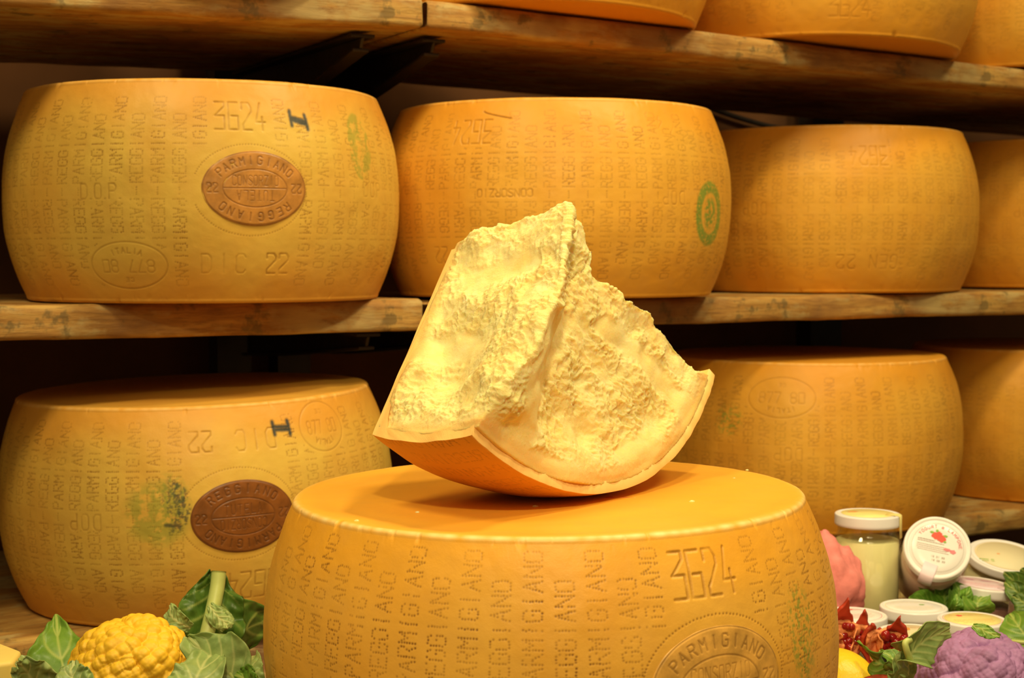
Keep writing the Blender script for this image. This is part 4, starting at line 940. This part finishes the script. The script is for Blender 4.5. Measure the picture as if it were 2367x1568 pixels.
def jar(name, loc, rot, R, H, content, label, specs, labelc=None, strip=None, cap_h=0.012, shoulder=0.014, fill=0.86, strip_at=-90, group='yogurt jars with white lids'):
    root = empty(name, loc, rot); tag(root, label, 'jar', group)
    Rb = R * 1.02; rn = R * 0.90; zn = H - cap_h - shoulder; w_ = 0.0022
    out = [(0, 0.001), (Rb * .8, 0.0), (Rb * .95, 0.002), (Rb, 0.007)] + [(Rb, z) for z in np.linspace(0.01, zn, 5)] + [(Rb - (Rb - rn) * (0.5 - 0.5 * math.cos(a)), zn + (shoulder * 0.6) * a / PI) for a in np.linspace(0.3, PI, 8)] + [(rn, H - cap_h), (rn, H - 0.003)]
    inn = [(rn - w_, H - 0.003), (rn - w_, H - cap_h)] + [(Rb - w_ - (Rb - rn) * (0.5 - 0.5 * math.cos(a)), zn + (shoulder * 0.6) * a / PI) for a in np.linspace(PI, 0.3, 8)] + [(Rb - w_, z) for z in np.linspace(zn, 0.01, 5)] + [(Rb * .9, 0.004), (0, 0.004)]
    lathe('glass_body', out + inn, GLASS, root, 64)
    zf = zn * fill if fill < 0.99 else zn
    ci_ = Rb - w_ - 0.0002
    lathe('yogurt', [(0, 0.0042), (ci_ * .93, 0.0042), (ci_, 0.010), (ci_, zf), (ci_ - 0.001, zf + 0.0006), (0, zf + 0.0008)], content, root, 64)
    z0 = H - cap_h; e = 0.0018
    lid = lathe('lid', [(rn + .0008, z0 + .001), (R - 0.001, z0), (R, z0 + 0.001), (R * 1.005, z0 + 0.003), (R, z0 + 0.005), (R, H - e)] + [(R - e + e * math.cos(a), H - e + e * math.sin(a)) for a in np.linspace(0.3, PI / 2, 5)] + [(R * 0.90, H), (R * 0.885, H - 0.0007), (R * .86, H - 0.0009), (R * .845, H - 0.0003), (R * .5, H - 0.0002), (0, H - 0.0002)], WHITE, root, 72)
    if labelc: lathe('lid_label', [(R * 0.80, H - 0.00012), (R * 0.799, H + 0.00006), (0, H + 0.00006)], labelc, lid, 60)
    disc_prints(lid, R, H + 0.00022, specs)
    if strip:
        a = math.radians(strip_at); wd = R * 0.42; N_ = 12; path = [(R * .55, H + .0003), (R * .95, H + .0004), (R + .0008, H - .001), (R + .0008, z0), (R + .001, z0 - 0.012)]
        V = []; F = []
        for r_, z_ in path:
            for k in range(N_ + 1):
                s_ = -wd / 2 + wd * k / N_; ra = math.sqrt(max(r_ * r_ - s_ * s_, 1e-9)) if r_ > R * .97 else r_
                V.append((ra * math.cos(a) - s_ * math.sin(a), ra * math.sin(a) + s_ * math.cos(a), z_))
        for i in range(len(path) - 1):
            for k in range(N_): b = i * (N_ + 1) + k; F.append((b, b + 1, b + N_ + 2, b + N_ + 1))
        o = npmesh('seal_strip', V, F, strip, root); q = o.modifiers.new('t', 'SOLIDIFY'); q.thickness = 0.0001
    return root
def scribble(c1, c2, blobs):
    s_ = [('lines', c1, [(-.018, .018, .016, .0008, .004), (-.02, .02, -.002, .0006, .003), (-.021, .018, -.006, .0006, .0025), (-.02, .019, -.010, .0006, .003), (-.015, .015, -.015, .0006, .003)]), ('ring', c1, (0.0285, 0.0004))]
    if blobs: s_.append(('blob', c2, blobs))
    return s_
RJ = 0.034
def jpos(px, Y): return (at(px, 700, Y)[0], Y)
x, y = jpos(2012, 1.628); jar('yogurt_jar', (x, y, ZCN), (0, 0, 0.2), 0.0352, 0.1275, Y_CREAM, 'tall cream yogurt jar standing with a yellow topped lid', [('lines', PALEPR, [(-.02, .02, .014, .001, .005)]), ('blob', ORPR, [(-.012, .012, .006, .003, 0)])] + scribble(PALEPR, ORPR, [])[:1], YELPR, YELPR, 0.0125, 0.016, 0.99, -35)
# leaning jar, lid towards the viewer
lidc = at(2167, 1266, 1.57); axd = (Vector(lidc) - Vector((0.464, 1.70, -0.378))).normalized()
rotm = axd.to_track_quat('Z', 'Y').to_matrix() @ Matrix.Rotation(math.radians(-12), 3, 'Z')
base = Vector(lidc) - axd * 0.112
rasp = [('arc', PINKPR, ('YOGURT e LAMPONE', 0.0232, 0.0021, 0.0030, 148, 12, 0.0005)),
        ('blob', REDPR, [(-.0035, .0125, .0045, .0038, 0), (.0025, .0105, .0045, .004, .00005), (-.0005, .0145, .003, .003, .0001)]),
        ('blob', GREENPR, [(-.008, .0155, .0022, .0012, .0001), (.0062, .0140, .0022, .0012, .0001), (-.003, .0180, .0015, .0015, .0001), (.0065, .0075, .0015, .001, .0001)]),
        ('lines', GREYPR, [(-.021, -.004, .0065, .0007, .002), (-.021, .006, .0045, .0006, .002), (-.021, .010, .001, .0005, .0016), (-.021, .012, -.001, .0005, .0016), (-.021, .010, -.003, .0005, .0016), (-.020, .012, -.005, .0005, .0016)]),
        ('text', GREYPR, [('10 01 22', 0.002, -.0105, .0011, .0016, .0018, .00035), ('18 02 22', 0.003, -.0145, .0011, .0016, .0018, .00035)]),
        ('blob', PINKPR, [(.010, -.0005, .004, .0016, 0), (.016, -.0015, .003, .0022, 0)]), ('ring', GREYPR, (0.0265, 0.00022))]
j2 = jar('yogurt_jar', tuple(base), rotm.to_euler(), 0.0345, 0.112, Y_PINK, 'leaning pink yogurt jar whose white lid with raspberries faces the viewer', rasp, None, LILPR, 0.012, 0.016, 0.99, -100)
x, y = jpos(2122, 1.530); jar('yogurt_jar', (x, y, ZCN), (0, 0, 0), RJ, 0.0485, Y_WHITE, 'low yogurt jar with green printed seal, behind the leaf and purple cauliflower', scribble(PALEPR, GREENPR, [(.010, .006, .003, .0015, 0)]), None, None, 0.011, 0.010, 0.99)
x, y = jpos(2260, 1.475); jar('yogurt_jar', (x, y, ZCN), (0, 0, .1), RJ, 0.0485, Y_WHITE, 'low jar right of centre with yellow lid label and red dot, behind purple cauliflower', scribble(ORPR, REDPR, [(-.008, .014, .003, .003, 0)]), YELPR, None, 0.011, 0.010, 0.99)
x, y = jpos(2122, 1.428); jar('yogurt_jar', (x, y, ZCN), (0, 0, -.1), RJ, 0.0475, Y_WHITE, 'front low jar with an orange fruit printed on its lid', scribble(ORPR, ORPR, [(-.008, .010, .007, .006, 0)]), PALEPR, None, 0.011, 0.010, 0.99)
x, y = jpos(1980, 1.497); jar('yogurt_jar', (x, y, ZCN), (0, 0, .3), RJ, 0.0480, Y_WHITE, 'low jar with red scribbled lid, beside the foreground wheel behind the pomegranate', scribble(PINKPR, REDPR, [(.004, .018, .007, .0016, 0)]), None, None, 0.011, 0.010, 0.99)
x, y = jpos(1944, 1.418); jar('yogurt_jar', (x, y, ZCN), (0, 0, .3), RJ, 0.0480, Y_WHITE, 'low jar almost hidden between pomegranate and foreground wheel', scribble(ORPR, REDPR, []), None, None, 0.011, 0.010, 0.99)
x, y = jpos(2270, 1.605); jar('yogurt_jar', (x, y, ZCN + 0.004), (0, math.radians(6), -.2), RJ, 0.052, Y_BERRY, 'low jar of dark berry yogurt with lilac lid behind the basil', scribble(PINKPR, PURPR, [(-.012, .012, .005, .002, 0), (.004, .014, .006, .0012, 0)]), LILPR, LILPR, 0.011, 0.010, 0.99, -30)
x, y = jpos(2318, 1.74); jar('yogurt_jar', (x, y, ZCN + 0.006), (math.radians(16), math.radians(4), 0), 0.044, 0.058, Y_WHITE, 'wide pale tub at the right edge with faint green print on its lid', [('lines', GREENPR, [(-.034, -.018, -.012, .0016, .01), (-.032, -.018, -.016, .0012, .01)]), ('blob', ORPR, [(-.008, .004, .002, .0012, 0)]), ('ring', PALEPR, (0.034, 0.001))], Y_WHITE, None, 0.010, 0.010, 0.99)

# ------------------------------------------------------------------ pink lump, lemon, red fruit
def lumpy(name, c, rx, ry, rz, mat, amp, freq, seed, sub=5, power=2.0, groove=0):
    bm = bmesh.new(); bmesh.ops.create_icosphere(bm, subdivisions=sub, radius=1.0); me = bpy.data.meshes.new(name); bm.to_mesh(me); bm.free()
    nv = len(me.vertices); co = np.empty(nv * 3); me.vertices.foreach_get('co', co); co = co.reshape(-1, 3)
    co = np.sign(co) * np.abs(co) ** (2 / power); co /= np.max(np.abs(co)) 
    f = 1 + amp * fbm(co * freq + seed * 4.4, 3)
    if groove: f -= groove * np.clip(1 - np.abs(pn(co * freq * 0.9 + seed)) / 0.06, 0, 1)
    V = co * f[:, None] * (rx, ry, rz); me.vertices.foreach_set('co', V.ravel()); me.update(); me.polygons.foreach_set('use_smooth', np.ones(len(me.polygons), bool)); me.materials.append(mat)
    o = link(bpy.data.objects.new(name, me)); return place(o, (c[0], c[1], c[2]))
PK = plain('salmon_skin', (0.78, 0.25, 0.23), 0.6, 0.15, 50, 0.3, bump=0.001)
o = lumpy('root_vegetable', (0.330, 1.572, ZCN + 0.054), 0.038, 0.034, 0.060, PK, 0.20, 1.5, 5, groove=0.05); o.rotation_euler = (0, math.radians(-8), 0); tag(o, 'salmon pink creased lump between the foreground wheel and the tall yogurt jar', 'vegetable')
LEM = plain('lemon_skin', (0.93, 0.66, 0.02), 0.38, 0.05, 60, 0.5, bump=0.0012)
def lemon():
    z = np.linspace(-1, 1, 60); pr = [(0.0, -0.046)] + [(0.032 * math.sqrt(max(0, 1 - (k) ** 2)) ** 0.95 + 0.004 * math.exp(-((abs(k) - 1) / 0.1) ** 2) * 0, 0.040 * k) for k in z[1:-1]] + [(0.003, 0.044), (0, 0.046)]
    o = lathe('fruit', pr, LEM, None, 64); return o
lm_ = lemon(); lm_.name = 'lemon'; place(lm_, (at(1938, 1500, 1.30)[0], 1.30, ZCN + 0.032), (math.radians(90), 0, math.radians(25))); tag(lm_, 'bright yellow lemon beside the foreground wheel, under the green leaf', 'fruit')
REDF = plain('red_fruit_skin', (0.38, 0.045, 0.02), 0.45, 0.2, 60, 0.5)
rf_ = lathe('red_fruit', [(0, -0.027), (0.006, -0.030)] + [(0.033 * math.cos(a), 0.0325 * math.sin(a)) for a in np.linspace(-1.2, 1.25, 30)] + [(0.006, 0.0300), (0.0, 0.0285)], REDF, None, 48)
place(rf_, (at(2040, 1600, 1.22)[0], 1.22, ZCN + 0.0305)); tag(rf_, 'dark red round fruit peeking at the bottom edge next to the lemon', 'fruit')

# ------------------------------------------------------------------ pomegranate pieces
HUSK = plain('pomegranate_husk', (0.42, 0.045, 0.02), 0.5, 0.35, 60, 0.4, bump=0.001); MEMB = plain('pomegranate_pith', (0.75, 0.27, 0.10), 0.6, 0.3, 110, 0.3, bump=0.002)
ARIL = N('aril_flesh'); ARIL.col((0.30, 0.012, 0.012)); ARIL.set(Roughness=0.12); ARIL.b.inputs['Specular IOR Level'].default_value = 0.7; ARIL = ARIL.m
def pom(loc, rot, R, span, seed, label):
    root = empty('pomegranate_piece', loc, rot); tag(root, label, 'fruit', 'broken pomegranate pieces'); rg = np.random.RandomState(seed)
    # husk: sphere patch with torn, pointed upper edge
    nu, nv_ = 70, 40; th = np.linspace(-span / 2, span / 2, nu); V = np.zeros((nu, nv_, 3))
    for i, t in enumerate(th):
        tear = 0.50 + 0.30 * max(0, 1 - abs(t - 0.12 * (seed % 3 - 1)) / 0.42) + 0.22 * max(0, 1 - abs(t - span * .38) / 0.25) + 0.15 * max(0, 1 - abs(t + span * .36) / 0.25) + 0.02 * math.sin(t * 23)
        ph = np.linspace(-PI / 2, -PI / 2 + PI * tear, nv_)
        cr = np.where(ph > 0.35, math.cos(0.35) - 0.10 * (ph - 0.35), np.cos(ph)); V[i, :, 0] = R * cr * math.sin(t); V[i, :, 1] = R * cr * math.cos(t); V[i, :, 2] = R * np.where(ph > 0.35, math.sin(0.35) + (ph - 0.35) * 0.95, np.sin(ph))
    V += (fbm(V * 60, 2) * 0.002)[..., None]
    hk = npmesh('husk', V.reshape(-1, 3), gridfaces(nu, nv_), HUSK, root); so = hk.modifiers.new('t', 'SOLIDIFY'); so.thickness = 0.0035; so.offset = 0
    # pith bed
    nu, nv_ = 50, 30; U, W_ = np.meshgrid(np.linspace(-span / 2 * .96, span / 2 * .96, nu), np.linspace(0, 1, nv_), indexing='ij')
    ph = -PI / 2 + PI * 0.56 * W_; rr = R * (0.80 + 0.07 * np.abs(np.sin(U * 6)) ) 
    P = np.stack([rr * np.cos(ph) * np.sin(U), rr * np.cos(ph) * np.cos(U), rr * np.sin(ph)], -1); P += (fbm(P * 120, 3) * 0.0045)[..., None] * np.array([0, -1, .4])
    o = npmesh('pith', P.reshape(-1, 3), gridfaces(nu, nv_), MEMB, root); so = o.modifiers.new('t', 'SOLIDIFY'); so.thickness = 0.004; so.offset = 0
    # a torn curtain of membrane between the seed chambers
    for q in (-0.28, 0.3):
        pts = np.array([[(r_ * R * math.cos(f) * math.sin(q * span), r_ * R * math.cos(f) * math.cos(q * span), r_ * R * math.sin(f)) for r_ in np.linspace(0.45 + 0.08 * math.sin(f * 9), 0.9, 8)] for f in np.linspace(-PI / 2, 0.15, 20)])
        pts += (fbm(pts * 150, 2) * 0.0015)[..., None]
        o = npmesh('membrane', pts.reshape(-1, 3), gridfaces(20, 8), MEMB, root); so = o.modifiers.new('t', 'SOLIDIFY'); so.thickness = 0.0012
    bm = bmesh.new(); bmesh.ops.create_icosphere(bm, subdivisions=3, radius=1.0)
    for v in bm.verts: v.co = Vector((v.co.x * (1 + .15 * v.co.z), v.co.y, v.co.z * 1.25 + 0.1 * v.co.x)) * 0.0038
    ame = bpy.data.meshes.new('aril'); bm.to_mesh(ame); bm.free(); ame.materials.append(ARIL); ame.polygons.foreach_set('use_smooth', np.ones(len(ame.polygons), bool))
    for k in range(12):
        t = rg.uniform(-span / 2 * .85, span / 2 * .85); f = rg.uniform(-1.0, 0.25); r_ = R * rg.uniform(0.66, 0.80)
        a_ = link(bpy.data.objects.new('aril', ame), root); a_.location = (r_ * math.cos(f) * math.sin(t), r_ * math.cos(f) * math.cos(t), r_ * math.sin(f)); a_.rotation_euler = rg.uniform(-1, 1, 3) * 1.5; q = rg.uniform(.8, 1.15); a_.scale = (q, q, q)
    return root
p_ = at(1962, 1478, 1.345); pom((p_[0], p_[1] - 0.012, p_[2]), (math.radians(20), math.radians(4), math.radians(10)), 0.031, 1.7, 4, 'pomegranate piece with a tall pointed husk, touching the foreground wheel')
p_ = at(2042, 1506, 1.325); pom((p_[0], p_[1] - 0.012, p_[2]), (math.radians(32), math.radians(12), math.radians(-22)), 0.028, 2.3, 8, 'lower pomegranate piece showing glossy red seeds, right of the pointed one')

# ------------------------------------------------------------------ loose green leaves
def sprig(label, items, mat=L_BAS, name='basil_sprig', cat='herb', Zb=ZCN):
    c = np.mean([i[0][0] for i in items], axis=0); c = np.array([c[0], c[1], Zb]); root = empty(name, c); tag(root, label, cat)
    for k, (sp_, wd, sd) in enumerate(items):
        leaf('leaf', sp_, wd, sd, mat, root, c, 0.35, 0.0016, 30 + k + len(label), 0.0, 6, nu=60, nvv=31, rf=4)
    base_ = [i[0][0] for i in items]
    tube('stem', np.array([c, c + (0, 0, 0.012), np.mean(base_, axis=0)]) - c, 0.0016, STEM, root, 8)
    for b_ in base_:
        mpt = np.mean(base_, axis=0); tube('stem', np.array([mpt, (mpt + b_) / 2 + (0, 0, .001), b_]) - c, 0.0009, STEM, root, 6)
    return root
lw = [0.002, 0.011, 0.014, 0.009, 0.0005]
sprig('bunch of dark basil leaves between the leaning jar and the low jars', [
    ([A(2175, 1412, 1.585), A(2150, 1398, 1.58), A(2125, 1388, 1.575), A(2100, 1384, 1.57)], lw, (.2, .5, .8)),
    ([A(2180, 1410, 1.59), A(2165, 1385, 1.59), A(2145, 1362, 1.595), A(2120, 1350, 1.60)], lw, (.4, .5, .8)),
    ([A(2185, 1412, 1.585), A(2182, 1385, 1.59), A(2180, 1360, 1.595), A(2172, 1345, 1.60)], lw, (1, .2, 0)),
    ([A(2195, 1415, 1.58), A(2208, 1392, 1.58), A(2216, 1370, 1.585), A(2205, 1345, 1.59)], lw, (1, .2, 0)),
    ([A(2205, 1418, 1.565), A(2216, 1400, 1.56), A(2232, 1378, 1.56), A(2243, 1358, 1.565)], [0.002, 0.008, 0.011, 0.008, 0.0005], (.9, .3, .3)),
    ([A(2200, 1420, 1.56), A(2206, 1405, 1.55), A(2212, 1392, 1.55), A(2210, 1375, 1.555)], [0.002, 0.006, 0.008, 0.005, 0.0005], (1, .2, .1))])
sprig('single bright basil leaf cupped upward in front of the berry jar', [
    ([A(2255, 1425, 1.565), A(2258, 1408, 1.555), A(2262, 1392, 1.56), A(2284, 1374, 1.58)], [0.006, 0.016, 0.018, 0.012, 0.002], (1, .1, 0.1))], L_MID, 'basil_leaf')
sprig('large dark green leaves at the right edge above the lid tops', [
    ([A(2372, 1395, 1.60), A(2358, 1370, 1.60), A(2342, 1345, 1.60), A(2320, 1325, 1.60)], [0.004, 0.016, 0.018, 0.012, 0.001], (.5, .3, .8)),
    ([A(2385, 1400, 1.58), A(2365, 1385, 1.57), A(2345, 1365, 1.57), A(2322, 1348, 1.58)], [0.004, 0.014, 0.014, 0.010, 0.001], (.5, .3, .8)),
    ([A(2390, 1390, 1.61), A(2385, 1360, 1.61), A(2375, 1335, 1.62), A(2360, 1315, 1.62)], [0.004, 0.016, 0.018, 0.012, 0.001], (1, .2, .2)),
    ([A(2395, 1420, 1.55), A(2380, 1405, 1.55), A(2360, 1390, 1.555), A(2340, 1380, 1.56)], [0.004, 0.012, 0.014, 0.010, 0.001], (.3, .3, .8))], L_DARK, 'leafy_greens', 'vegetable')
sprig('smooth green leaf at the right edge beside the yellow lidded jar', [
    ([A(2400, 1500, 1.42), A(2378, 1480, 1.42), A(2355, 1450, 1.43), A(2335, 1420, 1.45)], [0.006, 0.018, 0.024, 0.018, 0.003], (.8, .2, .6))], L_MID, 'leafy_greens', 'vegetable')
sprig('pointed green leaf lying over the lemon and pomegranate', [
    ([A(2072, 1548, 1.245), A(2050, 1540, 1.235), A(2018, 1525, 1.23), A(1984, 1482, 1.25)], [0.003, 0.010, 0.0125, 0.009, 0.0005], (.55, .2, -.8)),
    ([A(2060, 1556, 1.245), A(2064, 1540, 1.235), A(2060, 1522, 1.235), A(2032, 1506, 1.24)], [0.002, 0.008, 0.010, 0.008, 0.0005], (.9, .3, 0))], L_MID, 'basil_leaf')

# ------------------------------------------------------------------ cheese block at the lower left edge
def block(name, pts, z0, z1, mat, label):
    n = len(pts); c = np.mean(pts, axis=0)
    V = [(p[0] - c[0], p[1] - c[1], 0) for p in pts] + [(p[0] - c[0], p[1] - c[1], z1 - z0) for p in pts]
    F = [tuple(range(n))[::-1], tuple(range(n, 2 * n))] + [(i, (i + 1) % n, n + (i + 1) % n, n + i) for i in range(n)]
    o = npmesh(name, V, F, mat); b = o.modifiers.new('b', 'BEVEL'); b.width = 0.0035; b.segments = 4; place(o, (c[0], c[1], z0)); tag(o, label, 'cheese'); return o
PALE = plain('pale_cheese', (0.94, 0.72, 0.20), 0.5, 0.05, 30, 0.4, sss=0.1)
zt = -0.300
def lev(px, py, z): d = ray(px, py); return (d * (z / d[2]))[:2]
q = [lev(50, 1504, zt), lev(-5, 1483, zt), lev(-160, 1474, zt), lev(-200, 1560, zt), lev(30, 1530, zt)]
block('cheese_block', [q[4], q[0], q[1], q[2], q[3]], ZCN, zt, PALE, 'pale yellow cheese block cut off by the lower left corner')
